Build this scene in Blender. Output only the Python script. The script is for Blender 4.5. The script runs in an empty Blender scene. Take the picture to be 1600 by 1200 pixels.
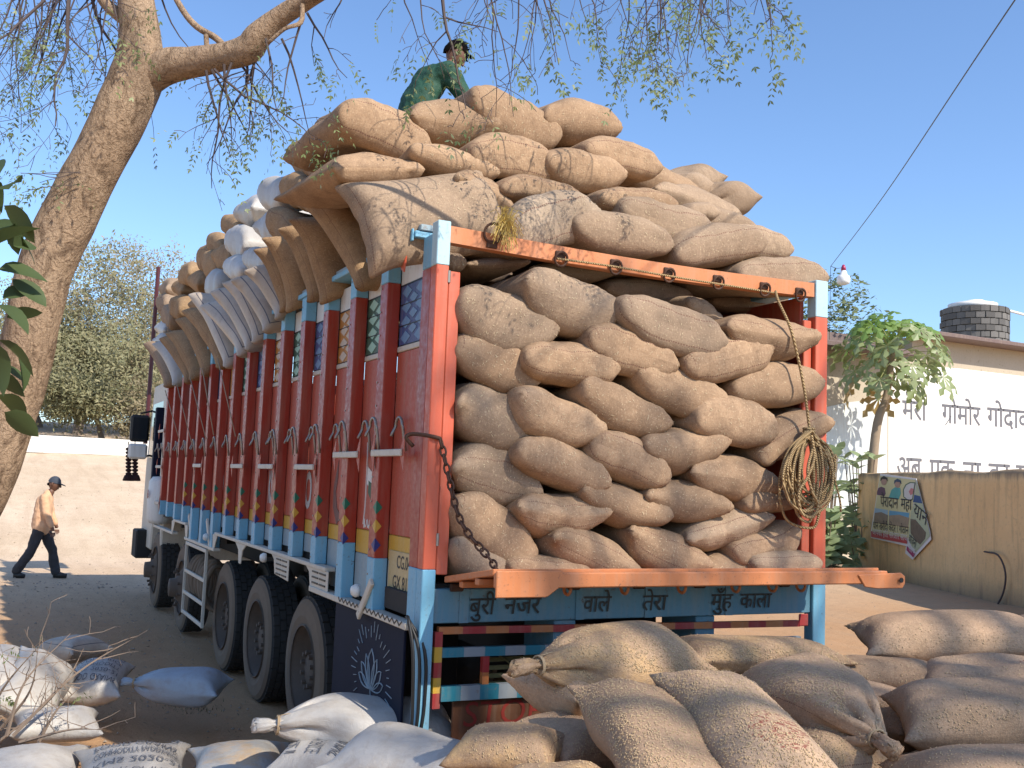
import bpy, math, random
import numpy as np
from mathutils import Vector, Matrix, noise
rng = random.Random(7)
SC = bpy.context.scene
COL = SC.collection
R_ = math.radians

# ------------------------------------------------------------------ camera
CAM = np.array([-1.9056, -4.7311, 1.82]); FPX = 1600.0
YAW, PITCH, ROLL = 0.4604866, 0.0958794, 0.0382468
_cy, _sy, _cp, _sp, _cr, _sr = math.cos(YAW), math.sin(YAW), math.cos(PITCH), math.sin(PITCH), math.cos(ROLL), math.sin(ROLL)
FW = np.array([_sy*_cp, _cy*_cp, _sp]); _r0 = np.array([_cy, -_sy, 0.0]); _u0 = np.cross(_r0, FW)
RT = _cr*_r0 + _sr*_u0; UP = -_sr*_r0 + _cr*_u0
cam = bpy.data.cameras.new('camera'); cam.lens = 36.0; cam.sensor_width = 36.0; cam.clip_start = .05; cam.clip_end = 600
camo = bpy.data.objects.new('camera', cam); COL.objects.link(camo)
camo.matrix_world = Matrix(((RT[0], UP[0], -FW[0], CAM[0]), (RT[1], UP[1], -FW[1], CAM[1]), (RT[2], UP[2], -FW[2], CAM[2]), (0, 0, 0, 1)))
SC.camera = camo

# ------------------------------------------------------------------ sky and sun
SUND = Vector((0.40, -1.05, 1.0)).normalized()          # towards the sun
SEL = math.asin(SUND.z); SAZ = math.atan2(SUND.x, SUND.y)
w = bpy.data.worlds.new('World'); SC.world = w; w.use_nodes = True
nt = w.node_tree; bg = nt.nodes['Background']
sky = nt.nodes.new('ShaderNodeTexSky'); sky.sky_type = 'NISHITA'; sky.sun_disc = False
sky.sun_elevation = SEL; sky.sun_rotation = SAZ; sky.altitude = 300; sky.air_density = 1.0; sky.dust_density = 0.9; sky.ozone_density = 2.2
tint = nt.nodes.new('ShaderNodeMix'); tint.data_type = 'RGBA'; tint.blend_type = 'MULTIPLY'; tint.inputs[0].default_value = 1; tint.inputs[7].default_value = (.98, 1.12, 1.28, 1)
nt.links.new(sky.outputs[0], tint.inputs[6]); nt.links.new(tint.outputs[2], bg.inputs[0]); bg.inputs[1].default_value = 0.15
sl = bpy.data.lights.new('sun', 'SUN'); sl.energy = 5.0; sl.angle = R_(0.53); sl.color = (1.0, 0.92, 0.80)
so = bpy.data.objects.new('sun', sl); COL.objects.link(so); so.rotation_euler = SUND.to_track_quat('Z', 'Y').to_euler(); so.location = (20, -30, 40)
SC.view_settings.view_transform = 'Standard'; SC.view_settings.look = 'None'; SC.view_settings.gamma = 1
SC.view_settings.use_curve_mapping = False; SC.view_settings.exposure = 0.31
SC.render.engine = 'CYCLES'; SC.cycles.max_bounces = 6; SC.cycles.transparent_max_bounces = 4

# ------------------------------------------------------------------ helpers
def ray(px, py): return FW + (px-800)/FPX*RT + (600-py)/FPX*UP
def at(px, py, ax, v):                      # where the sight line meets a plane of the place
    d = ray(px, py); return Vector(CAM + d*((v-CAM[ax])/d[ax]))
def atd(px, py, z): return Vector(CAM + ray(px, py)*z)
def shown(p, m=0.02):
    d = np.array(p)-CAM; z = d@FW
    if z < .1: return False
    return abs(d@RT/z) < .5+m and abs(d@UP/z) < .375+m

def tag(o, label=None, cat=None, group=None, kind=None):
    if label: o['label'] = label
    if cat: o['category'] = cat
    if group: o['group'] = group
    if kind: o['kind'] = kind
    return o
def empty(name, loc=(0, 0, 0), label=None, cat=None, group=None, kind=None):
    o = bpy.data.objects.new(name, None); COL.objects.link(o); o.location = loc; o.empty_display_size = .1
    return tag(o, label, cat, group, kind)
def link(name, me, parent=None, mat=None, smooth=False, loc=None):
    o = bpy.data.objects.new(name, me); COL.objects.link(o)
    if parent is not None:
        o.parent = parent
        if loc is None: o.location = -Vector(parent.location) if parent.parent is None else (0, 0, 0)
        if parent.parent is not None: o.location = (0, 0, 0)
    if loc is not None: o.location = loc
    if mat and not me.materials: me.materials.append(mat)
    if smooth: me.polygons.foreach_set('use_smooth', [True]*len(me.polygons))
    return o
class MB:
    def __init__(s): s.v = []; s.f = []; s.mi = []; s.cur = 0
    def add(s, vs, fs):
        n = len(s.v); s.v += [tuple(v) for v in vs]; s.f += [tuple(i+n for i in f) for f in fs]; s.mi += [s.cur]*len(fs); return s
    def box(s, a, b, M=None):
        x0, y0, z0 = a; x1, y1, z1 = b
        vs = [Vector(p) for p in ((x0,y0,z0),(x1,y0,z0),(x1,y1,z0),(x0,y1,z0),(x0,y0,z1),(x1,y0,z1),(x1,y1,z1),(x0,y1,z1))]
        if M: vs = [M @ v for v in vs]
        return s.add(vs, [(0,3,2,1),(4,5,6,7),(0,1,5,4),(1,2,6,5),(2,3,7,6),(3,0,4,7)])
    def bar(s, p, q, w, h=None, up=(0, 0, 1)):
        p, q = Vector(p), Vector(q); h = h or w; d = (q-p); L = d.length; d.normalize(); u = Vector(up)
        if abs(d.dot(u)) > .98: u = Vector((0, 1, 0))
        a = d.cross(u).normalized(); b = a.cross(d).normalized()
        vs = [c + a*(i*w/2) + b*(j*h/2) for c in (p, q) for i, j in ((-1,-1),(1,-1),(1,1),(-1,1))]
        return s.add(vs, [(0,1,2,3),(7,6,5,4),(0,4,5,1),(1,5,6,2),(2,6,7,3),(3,7,4,0)])
    def tube(s, pts, r, n=6, caps=True, close=False):
        pts = [Vector(p) for p in pts]; m = len(pts); rs = r if hasattr(r, '__len__') else [r]*m
        vs = []; a = None
        for i, p in enumerate(pts):
            if close: d = pts[(i+1) % m]-pts[i-1]
            else: d = pts[min(i+1, m-1)]-pts[max(i-1, 0)]
            if d.length < 1e-9: d = Vector((0, 0, 1))
            d.normalize()
            if a is None:
                a = d.orthogonal().normalized()
            else:
                a = a-d*a.dot(d)
                a = a.normalized() if a.length > 1e-6 else d.orthogonal().normalized()
            b = d.cross(a)
            for k in range(n):
                t = 2*math.pi*k/n; vs.append(p + (a*math.cos(t)+b*math.sin(t))*rs[i])
        fs = []
        for i in range(m if close else m-1):
            j = (i+1) % m
            for k in range(n): fs.append((i*n+k, i*n+(k+1) % n, j*n+(k+1) % n, j*n+k))
        if caps and not close: fs += [tuple(range(n-1, -1, -1)), tuple((m-1)*n+k for k in range(n))]
        return s.add(vs, fs)
    def lathe(s, prof, c, ax, n=24, ref=None):   # prof: (radius, height along ax)
        c = Vector(c); ax = Vector(ax).normalized(); a = (Vector(ref) if ref else ax.orthogonal()).normalized(); b = ax.cross(a)
        vs = []; m = len(prof)
        for r, h in prof:
            for k in range(n):
                t = 2*math.pi*k/n; vs.append(c+ax*h+(a*math.cos(t)+b*math.sin(t))*r)
        fs = [(i*n+k, i*n+(k+1) % n, (i+1)*n+(k+1) % n, (i+1)*n+k) for i in range(m-1) for k in range(n)]
        return s.add(vs, fs)
    def poly(s, pts, d):                          # flat outline extruded by vector d
        n = len(pts); pts = [Vector(p) for p in pts]; d = Vector(d)
        vs = pts+[p+d for p in pts]
        return s.add(vs, [tuple(range(n))[::-1], tuple(range(n, 2*n))]+[(i, (i+1) % n, n+(i+1) % n, n+i) for i in range(n)])
    def mesh(s, name, mats=()):
        me = bpy.data.meshes.new(name); me.from_pydata(s.v, [], s.f); me.update()
        for m in mats: me.materials.append(m)
        if any(s.mi): me.polygons.foreach_set('material_index', s.mi)
        return me
    def build(s, name, mat, parent=None, smooth=False, bevel=0, loc=None):
        o = link(name, s.mesh(name, mat if isinstance(mat, (list, tuple)) else (mat,)), parent, None, smooth, loc)
        if bevel:
            b = o.modifiers.new('bevel', 'BEVEL'); b.width = bevel; b.segments = 1; b.limit_method = 'ANGLE'
        return o
def dup(o, loc=None, parent=None):
    c = o.copy(); COL.objects.link(c)
    if loc is not None: c.location = loc
    if parent is not None: c.parent = parent
    for ch in list(o.children): dup(ch, None, c)
    return c
def spline(pts, n=8):
    P = [Vector(p) for p in pts]; P = [P[0]*2-P[1]]+P+[P[-1]*2-P[-2]]; out = []
    for i in range(1, len(P)-2):
        for k in range(n):
            t = k/n; a, b, c, d = P[i-1], P[i], P[i+1], P[i+2]
            out.append(.5*((2*b)+(c-a)*t+(2*a-5*b+4*c-d)*t*t+(3*b-a-3*c+d)*t**3))
    out.append(P[-2]); return out

# ------------------------------------------------------------------ materials
def newmat(name):
    m = bpy.data.materials.new(name); m.use_nodes = True; n = m.node_tree.nodes; p = n['Principled BSDF']; return m, m.node_tree, n, p
def rgb(c): return (c[0], c[1], c[2], 1)
def node(nt, t, **k):
    n = nt.nodes.new(t)
    for a, b in k.items(): setattr(n, a, b)
    return n
def ramp(nt, src, stops):
    r = node(nt, 'ShaderNodeValToRGB'); e = r.color_ramp.elements
    while len(e) < len(stops): e.new(.5)
    for i, (p, c) in enumerate(stops):
        e[i].position = p; e[i].color = rgb(c) if hasattr(c, '__len__') else (c, c, c, 1)
    nt.links.new(src, r.inputs[0]); return r.outputs[0]
def noisen(nt, vec, scale, detail=4, rough=.6, dist=0):
    n = node(nt, 'ShaderNodeTexNoise'); n.inputs['Scale'].default_value = scale; n.inputs['Detail'].default_value = detail
    n.inputs['Roughness'].default_value = rough; n.inputs['Distortion'].default_value = dist
    if vec: nt.links.new(vec, n.inputs['Vector'])
    return n.outputs['Fac']
def mix(nt, f, a, b, mode='MIX'):
    m = node(nt, 'ShaderNodeMix', data_type='RGBA', blend_type=mode)
    for s, v in ((m.inputs[0], f), (m.inputs[6], a), (m.inputs[7], b)):
        if isinstance(v, (int, float)): s.default_value = v
        elif isinstance(v, tuple): s.default_value = rgb(v)
        else: nt.links.new(v, s)
    return m.outputs[2]
def math_(nt, op, a, b=0., c=None):
    m = node(nt, 'ShaderNodeMath', operation=op)
    for s, v in zip(m.inputs, (a, b) if c is None else (a, b, c)):
        if isinstance(v, (int, float)): s.default_value = v
        else: nt.links.new(v, s)
    return m.outputs[0]
def mapping(nt, src, scale):
    m = node(nt, 'ShaderNodeMapping'); m.inputs['Scale'].default_value = scale; nt.links.new(src, m.inputs[0]); return m.outputs[0]
def bump(nt, p, h, strength=.5, dist=.01, prev=None):
    b = node(nt, 'ShaderNodeBump'); b.inputs['Strength'].default_value = strength; b.inputs['Distance'].default_value = dist
    nt.links.new(h, b.inputs['Height'])
    if prev: nt.links.new(prev, b.inputs['Normal'])
    nt.links.new(b.outputs[0], p.inputs['Normal']); return b.outputs[0]
def paint(name, c, rough=.5, wear=(.2, .15, .12), amt=.45, var=.4, metal=0, scale=6, bstr=.25, dust=.25):
    m, nt, n, p = newmat(name); co = node(nt, 'ShaderNodeTexCoord').outputs['Object']
    big = noisen(nt, co, scale*.4, 5, .6); fine = noisen(nt, co, scale*6, 6, .7)
    st = noisen(nt, mapping(nt, co, (14, 14, 1.2)), 1.5, 4, .6)
    c1 = mix(nt, math_(nt, 'MULTIPLY', big, var), c, tuple(x*.55 for x in c))
    c2 = mix(nt, ramp(nt, fine, [(.64-.1*amt, 0), (.74, min(1, amt*1.6))]), c1, wear)
    c3 = mix(nt, ramp(nt, st, [(.45, 0), (.75, dust)]), c2, (.36, .29, .21))
    chip = noisen(nt, co, scale*2.4, 9, .78); c3 = mix(nt, ramp(nt, chip, [(.625, 0), (.64, min(1, amt*1.7))]), c3, wear)
    nt.links.new(c3, p.inputs['Base Color']); p.inputs['Roughness'].default_value = rough; p.inputs['Metallic'].default_value = metal
    nt.links.new(ramp(nt, fine, [(.3, rough-.12), (.7, min(1, rough+.2))]), p.inputs['Roughness'])
    bump(nt, p, noisen(nt, co, scale*3, 5, .6), bstr, .004); return m
def plain(name, c, rough=.7, var=.3, scale=20, bstr=.2, metal=0, spec=.5, dist=.003):
    m, nt, n, p = newmat(name); co = node(nt, 'ShaderNodeTexCoord').outputs['Object']; f = noisen(nt, co, scale, 5, .65)
    nt.links.new(mix(nt, math_(nt, 'MULTIPLY', f, var*1.6), c, tuple(x*.45 for x in c)), p.inputs['Base Color'])
    p.inputs['Roughness'].default_value = rough; p.inputs['Metallic'].default_value = metal; p.inputs['Specular IOR Level'].default_value = spec
    bump(nt, p, f, bstr, dist); return m
def leafmat(name, c, c2, rough=.5, trans=.25):
    m, nt, n, p = newmat(name); co = node(nt, 'ShaderNodeTexCoord').outputs['Object']
    g = node(nt, 'ShaderNodeNewGeometry').outputs['Random Per Island']
    f = noisen(nt, co, 1.3, 3, .6); a = mix(nt, g, c, c2); a = mix(nt, ramp(nt, f, [(.35, 0), (.65, .6)]), a, c2)
    nt.links.new(a, p.inputs['Base Color']); p.inputs['Roughness'].default_value = rough
    t = node(nt, 'ShaderNodeBsdfTranslucent'); nt.links.new(a, t.inputs[0]); ms = node(nt, 'ShaderNodeMixShader'); ms.inputs[0].default_value = trans
    nt.links.new(p.outputs[0], ms.inputs[1]); nt.links.new(t.outputs[0], ms.inputs[2]); nt.links.new(ms.outputs[0], n['Material Output'].inputs[0]); return m

def sackmat(name, c1, c2, dirt, weave=420, white=False, husk=0., stain=None, border=False, gold=0.):
    m, nt, n, p = newmat(name); tc = node(nt, 'ShaderNodeTexCoord'); uv = tc.outputs['UV']; ob = tc.outputs['Object']
    oi = node(nt, 'ShaderNodeObjectInfo').outputs['Random']
    uvm = node(nt, 'ShaderNodeVectorMath', operation='ADD'); nt.links.new(uv, uvm.inputs[0])
    cr = node(nt, 'ShaderNodeCombineXYZ'); nt.links.new(math_(nt, 'MULTIPLY', oi, 37.), cr.inputs[0]); nt.links.new(math_(nt, 'MULTIPLY', oi, 91.), cr.inputs[1]); nt.links.new(math_(nt, 'MULTIPLY', oi, 13.), cr.inputs[2])
    nt.links.new(cr.outputs[0], uvm.inputs[1]); q = uvm.outputs[0]
    big = noisen(nt, q, 3.2, 4, .6); mid = noisen(nt, q, 14, 5, .65); fine = noisen(nt, q, 120, 3, .7)
    wx = noisen(nt, mapping(nt, q, (30, 330, 1)), 1, 2, .6); wy = noisen(nt, mapping(nt, q, (330, 30, 1)), 1, 2, .6)
    wv = math_(nt, 'MULTIPLY', math_(nt, 'ADD', wx, wy), .5)
    base = mix(nt, ramp(nt, big, [(.3, 0), (.7, 1)]), c1, c2)
    base = mix(nt, math_(nt, 'MULTIPLY', oi, .55), base, tuple(x*.66 for x in c2))
    base = mix(nt, ramp(nt, mid, [(.48, 0), (.74, .6)]), base, dirt); base = mix(nt, ramp(nt, noisen(nt, q, 1.6, 5, .7), [(.5, 0), (.68, .55 if not white else .3)]), base, dirt)
    base = mix(nt, ramp(nt, wv, [(.38, .5 if not white else .12), (.55, 0)]), base, tuple(x*.5 for x in c1))
    if not white:
        base = mix(nt, ramp(nt, fine, [(.58, 0), (.70, .5)]), base, (.66, .5, .33)); base = mix(nt, ramp(nt, fine, [(.28, .55), (.42, 0)]), base, (.16, .10, .065))
        base = mix(nt, ramp(nt, noisen(nt, q, 70, 3, .7), [(.68, 0), (.74, .6)]), base, (.13, .09, .06))
    if gold: base = mix(nt, ramp(nt, noisen(nt, q, 5, 6, .75), [(.47, 0), (.60, gold)]), base, (.56, .36, .17))
    sep = node(nt, 'ShaderNodeSeparateXYZ'); nt.links.new(uv, sep.inputs[0]); U, V = sep.outputs[0], sep.outputs[1]
    # stitched seam along the length (uv in metres)
    wob = math_(nt, 'MULTIPLY', math_(nt, 'SUBTRACT', noisen(nt, uv, 4, 2, .5), .5), .03)
    seam = math_(nt, 'LESS_THAN', math_(nt, 'ABSOLUTE', math_(nt, 'SUBTRACT', math_(nt, 'ADD', U, wob), .055)), .0024)
    if not white:
        dash = math_(nt, 'GREATER_THAN', math_(nt, 'FRACT', math_(nt, 'MULTIPLY', V, 90)), .4)
        seam = math_(nt, 'MULTIPLY', seam, dash)
        s2 = math_(nt, 'MULTIPLY', math_(nt, 'LESS_THAN', math_(nt, 'ABSOLUTE', math_(nt, 'SUBTRACT', math_(nt, 'ADD', V, wob), .05)), .0026), math_(nt, 'GREATER_THAN', math_(nt, 'FRACT', math_(nt, 'MULTIPLY', U, 80)), .35)); seam = math_(nt, 'MINIMUM', math_(nt, 'ADD', seam, s2), 1.)
        base = mix(nt, math_(nt, 'MULTIPLY', seam, .75), base, (.16, .08, .06))
    if border:
        def band(x, a): return math_(nt, 'LESS_THAN', math_(nt, 'ABSOLUTE', math_(nt, 'SUBTRACT', x, a)), .0045)
        inU = math_(nt, 'LESS_THAN', math_(nt, 'ABSOLUTE', math_(nt, 'SUBTRACT', U, .3)), .225)
        inV = math_(nt, 'LESS_THAN', math_(nt, 'ABSOLUTE', math_(nt, 'SUBTRACT', V, .48)), .40)
        b1 = math_(nt, 'MULTIPLY', inV, math_(nt, 'ADD', band(U, .08), band(U, .52))); b2 = math_(nt, 'MULTIPLY', inU, math_(nt, 'ADD', band(V, .085), band(V, .875)))
        base = mix(nt, math_(nt, 'MULTIPLY', math_(nt, 'MINIMUM', math_(nt, 'ADD', b1, b2), 1.), .85), base, (.05, .05, .07))
    if stain:
        d = node(nt, 'ShaderNodeVectorMath', operation='DISTANCE'); nt.links.new(uv, d.inputs[0]); d.inputs[1].default_value = stain[0]
        msk = math_(nt, 'MULTIPLY', math_(nt, 'LESS_THAN', math_(nt, 'ADD', d.outputs['Value'], math_(nt, 'MULTIPLY', noisen(nt, uv, 18, 3, .7), .12)), stain[1]+.06), ramp(nt, noisen(nt, mapping(nt, uv, (1, 2.2, 1)), 26, 4, .7), [(.42, 1), (.52, 0)]))
        base = mix(nt, math_(nt, 'MULTIPLY', msk, .8), base, (.17, .028, .024))
    nt.links.new(base, p.inputs['Base Color']); p.inputs['Roughness'].default_value = .48 if white else .93
    p.inputs['Specular IOR Level'].default_value = .45 if white else .12
    if not white:
        p.inputs['Sheen Weight'].default_value = 0.; p.inputs['Sheen Roughness'].default_value = .5
    b1 = bump(nt, p, noisen(nt, q, 22, 5, .65, .8), .4, .012); b2 = bump(nt, p, wv, .6, .0035 if not white else .0018, b1)
    if husk: bump(nt, p, ramp(nt, noisen(nt, mapping(nt, q, (1, .55, 1)), 210, 2, .5), [(.55, 0), (.66, 1)]), husk, .003, b2)
    return m
# ------------------------------------------------------------------ cloth solver for the stuffed sacks
NU, NV = 30, 46
def simulate(specs, iters=230):
    K = len(specs); W0 = np.array([s['w'] for s in specs]); L0 = np.array([s['l'] for s in specs])
    u = np.linspace(0, 1, NU); v = np.linspace(0, 1, NV)
    X = np.zeros((K, 2, NU, NV, 3)); rs = np.random.RandomState(5)
    X[..., 0] = (u[None, None, :, None]-.5)*W0[:, None, None, None]; X[..., 1] = (v[None, None, None, :]-.5)*L0[:, None, None, None]
    prof = np.sin(np.pi*u)[:, None]*np.sin(np.pi*v)[None, :]
    X[:, 0, ..., 2] = .04*prof; X[:, 1, ..., 2] = -.04*prof
    # smooth random bias so that no two buckle alike
    for k in range(K):
        for i in range(7):
            a, b = rs.uniform(2, 9, 2); ph = rs.uniform(0, 6, 2)
            X[k, :, ..., 2] += .004*prof*np.sin(a*u[:, None]*3+ph[0])*np.sin(b*v[None, :]*2+ph[1])
    du = (W0/(NU-1))[:, None, None, None]; dv = (L0/(NV-1))[:, None, None, None]; dd = np.sqrt(du**2+dv**2)
    vel = np.zeros_like(X)
    bd = np.zeros((NU, NV), bool); bd[0] = bd[-1] = True; bd[:, 0] = bd[:, -1] = True
    press = np.array([s['p'] for s in specs])[:, None, None, None, None]
    hz = np.array([s['h'] for s in specs]); tv = np.array([s.get('tv', .135) for s in specs]); pk = 1.
    def edge(A, B, L, k):
        d = B-A; n = np.sqrt((d*d).sum(-1))+1e-9; c = np.maximum(n-L, (n-L)*.35)/n*.5*k; c = c[..., None]*d
        A += c; B -= c
    def cons(k=1.):
        for s0 in (0, 1):
            a = X[:, :, s0:NU-1:2]; b = X[:, :, s0+1:NU:2]; m = min(a.shape[2], b.shape[2]); edge(a[:, :, :m], b[:, :, :m], du, k)
            a = X[:, :, :, s0:NV-1:2]; b = X[:, :, :, s0+1:NV:2]; m = min(a.shape[3], b.shape[3]); edge(a[:, :, :, :m], b[:, :, :, :m], dv, k)
        edge(X[:, :, :-1, :-1], X[:, :, 1:, 1:], dd, .25); edge(X[:, :, 1:, :-1], X[:, :, :-1, 1:], dd, .25)
        # bending: hold every third neighbour apart a little
        for A, B, L in ((X[:, :, :-3], X[:, :, 3:], du*3), (X[:, :, :, :-3], X[:, :, :, 3:], dv*3)):
            d = B-A; n = np.sqrt((d*d).sum(-1))+1e-9; c = (np.minimum(n-L*.93, 0)/n*.06)[..., None]*d; A += c; B -= c
        m = X[:, :, bd].mean(1, keepdims=True); X[:, :, bd] = m
    for it in range(iters):
        gu = np.gradient(X, axis=2); gv = np.gradient(X, axis=3); n = np.cross(gu, gv)
        n[:, 1] *= -1; ramp_ = min(1, it/60)
        if it % 5 == 0:
            vol = ((X*n).sum((1, 2, 3, 4)))/3; tgt = W0*L0*tv*min(1, (it+25)/70); pk = np.clip((tgt-vol)/tgt*8+.25, .02, 1.)[:, None, None, None, None]
        vel = vel*.88 + n*press*pk
        n[:, :, bd] = 0; vel[:, :, bd] *= .5
        X += vel
        P = X.copy()
        cons(); cons()
        z = X[..., 2]; hh = hz[:, None, None, None]
        X[..., 2] = np.where(z < -hh, -hh+(z+hh)*.15, np.where(z > hh*1.25, hh*1.25+(z-hh*1.25)*.3, z))
        for k, s in enumerate(specs):
            if s.get('tie'):
                t = min(1, it/90); js = s.get('tj', 5); r = .26*(1-t)+s.get('tr', .035)*t
                for j in (NV-js-1, NV-js):
                    q = X[k, :, :, j]; c = q.reshape(-1, 3).mean(0); d = q-c; L = np.sqrt((d[..., 0]**2+d[..., 2]**2))+1e-9
                    f = np.minimum(1, r/L); q[..., 0] = c[0]+d[..., 0]*f; q[..., 2] = c[2]+d[..., 2]*f; q[..., 1] = c[1]+d[..., 1]*.6+.0035
                tl = X[k, :, :, NV-js+1:]; cc = tl.reshape(-1, 3).mean(0); tl[..., 1] += .0022; wv = np.arctan2(tl[..., 2]-cc[2], tl[..., 0]-cc[0])
            for (cx, cy, rr, dep) in s.get('dent', ()):           # a neighbour pressing in
                q = X[k, 0]; dx = (q[..., 0]-cx)*cy[0]+(q[..., 1]-cy[2])*cy[1]; lim = dep+dx*dx/rr
                q[..., 2] = np.minimum(q[..., 2], lim)
        vel += (X-P)*.9
        np.clip(vel, -.02, .02, out=vel)
    return X
def faces():
    out = []; idx = np.zeros((2, NU, NV), int); n = 0
    for s in (0, 1):
        for i in range(NU):
            for j in range(NV):
                if s == 1 and (i in (0, NU-1) or j in (0, NV-1)): idx[1, i, j] = idx[0, i, j]
                else: idx[s, i, j] = n; n += 1
    for i in range(NU-1):
        for j in range(NV-1):
            a, b, c, d = idx[0, i, j], idx[0, i+1, j], idx[0, i+1, j+1], idx[0, i, j+1]; out.append((a, b, c, d))
            a, b, c, d = idx[1, i, j], idx[1, i, j+1], idx[1, i+1, j+1], idx[1, i+1, j]; out.append((a, b, c, d))
    return np.array(out), idx, n
FACES, IDX, NVERT = faces()
_u = np.linspace(0, 1, NU); _v = np.linspace(0, 1, NV)
SPEC = []
_r = np.random.RandomState(3)
for i in range(9):
    s = dict(w=.62, l=.98, p=9, h=_r.uniform(.14, .17), tv=_r.uniform(.205, .235))
    if i % 3 != 2:
        s['dent'] = [(0, (math.cos(a), math.sin(a), _r.uniform(-.5, .3)), _r.uniform(.7, 1.6), _r.uniform(.09, .125)) for a in (_r.uniform(0, 3.1),)]
    SPEC.append(s)
SPEC += [dict(w=.62, l=1.06, p=9, h=.17, tv=.15, tie=1, tj=6, tr=.028), dict(w=.66, l=1.08, p=9, h=.17, tv=.15, tie=1, tj=7, tr=.03),
         dict(w=.64, l=1.0, p=9, h=.13, tv=.15), dict(w=.62, l=.98, p=9, h=.13, tv=.145),
 dict(w=.62, l=.98, p=9, h=.16, tv=.195), dict(w=.62, l=.98, p=9, h=.15, tv=.19), dict(w=.60, l=1.0, p=9, h=.18, tv=.205)]
PROTO = simulate(SPEC)
def folds():
    rs = np.random.RandomState(9)
    for k in range(len(SPEC)):
        X = PROTO[k]; n = np.cross(np.gradient(X, axis=1), np.gradient(X, axis=2)); n[1] *= -1; n /= np.linalg.norm(n, axis=-1, keepdims=True)+1e-9
        v = _v[None, :]*SPEC[k]['l']; u = _u[:, None]; tot = 0
        for end in (0, 1):
            d = v if end == 0 else SPEC[k]['l']-v
            tie = SPEC[k].get('tie') and end == 1
            if tie: d = np.abs(d-.14)
            ph = rs.uniform(0, 6); A = .014 if tie else .0065; F = 7 if tie else rs.uniform(4, 6)
            tot = tot+A*np.exp(-d/(.13 if tie else .09))*(np.sin(2*np.pi*F*u+ph+1.2*np.sin(5*u+ph))+.4*np.sin(2*np.pi*F*2.3*u+ph*2))
        for q in range(3): a = rs.uniform(-1, 1); tot = tot+.0022*np.sin((u*rs.uniform(5, 11)+v*a*6)*2+rs.uniform(0, 6))
        bw = np.minimum(1, np.minimum(u, 1-u)*12)*np.minimum(1, np.minimum(_v, 1-_v)[None, :]*14+.15)
        PROTO[k] = X+n*(tot*bw)[None, ..., None]*np.array([1, rs.uniform(.5, 1)])[:, None, None, None]
folds()
NP = 9; TIED, TIED2, SLIM, SLIM2 = 9, 10, 11, 12; PL1, PL2, PL3 = 13, 14, 15
_lu = (_u*.6)[:, None]+0*_v[None, :]; _lv = (_v*.96)[None, :]+0*_u[:, None]
UVT = np.stack([_lu, _lv], -1); UVB = np.stack([_lu+.9, _lv], -1)
def _uvloops():
    g = np.zeros((len(FACES), 4, 2)); k = 0
    for i in range(NU-1):
        for j in range(NV-1):
            g[k] = [UVT[i, j], UVT[i+1, j], UVT[i+1, j+1], UVT[i, j+1]]; g[k+1] = [UVB[i, j], UVB[i, j+1], UVB[i+1, j+1], UVB[i+1, j]]; k += 2
    return g
UVL = _uvloops().ravel()
def proto_local(k, mode, flip=0, thick=None):
    """a: along the edge that shows (corners at -1..1), b: away from it in metres, c: thickness"""
    X = PROTO[k].copy()
    x, y, z = X[..., 0].copy(), X[..., 1].copy(), X[..., 2].copy()
    if flip & 1: x = -x
    if flip & 2: y = -y
    z = z-(z.max()+z.min())/2
    cu = np.abs(_u-.5)[:, None]*2; cv = np.abs(_v-.5)[None, :]*2; cf = np.clip(cu**5*cv**7, 0, 1)[None]*(.0 if k in (9, 10) else .09)
    x = x*(1-cf*.7); y = y*(1-cf*.55)
    if mode == 'side': a, b = y, x
    else: a, b = x, y
    ca = (abs(a[0, 0, 0])+abs(a[0, -1, -1]))/2; cb = abs(b[0, 0, 0])
    if mode == 'end': z = z*(1+.75*np.exp(-((b+cb)/.13)))
    return a/ca, b+cb, z/(z.max()-z.min()), ca, cb
def skin(name, P, mat, parent=None, rnd=None, amp=.012):
    """P: (2,NU,NV,3) world points relative to the origin of the object"""
    V = np.zeros((NVERT, 3)); V[IDX[1].ravel()] = P[1].reshape(-1, 3); V[IDX[0].ravel()] = P[0].reshape(-1, 3)
    if rnd is not None:
        for i in range(9):
            k = rnd.normal(0, 1, 3); k *= rnd.uniform(6, 20)/np.linalg.norm(k); ph = rnd.uniform(0, 6.3); d = rnd.normal(0, 1, 3)
            V += np.sin(V@k+ph)[:, None]*d[None]*amp/3/(1+np.linalg.norm(k)*.06)
    P[0] = V[IDX[0]]; P[1] = V[IDX[1]]
    F = FACES
    me = bpy.data.meshes.new(name); me.vertices.add(NVERT); me.vertices.foreach_set('co', V.ravel())
    me.loops.add(F.size); me.loops.foreach_set('vertex_index', F.ravel().astype(np.int32))
    me.polygons.add(len(F)); me.polygons.foreach_set('loop_start', np.arange(0, F.size, 4, dtype=np.int32)); me.polygons.foreach_set('loop_total', np.full(len(F), 4, np.int32))
    me.update(); uvl = me.uv_layers.new(name='UVMap'); uvl.data.foreach_set('uv', UVL); me.polygons.foreach_set('use_smooth', np.ones(len(F), bool))
    me.validate(); me.materials.append(mat)
    # outward faces
    c = V.mean(0); f0 = me.polygons[len(F)//2-NV//2]
    if (Vector(f0.center)-Vector(c)).dot(f0.normal) < 0: me.flip_normals()
    o = bpy.data.objects.new(name, me); COL.objects.link(o)
    if parent is not None: o.parent = parent
    return o, V
srs = np.random.RandomState(11)
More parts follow.
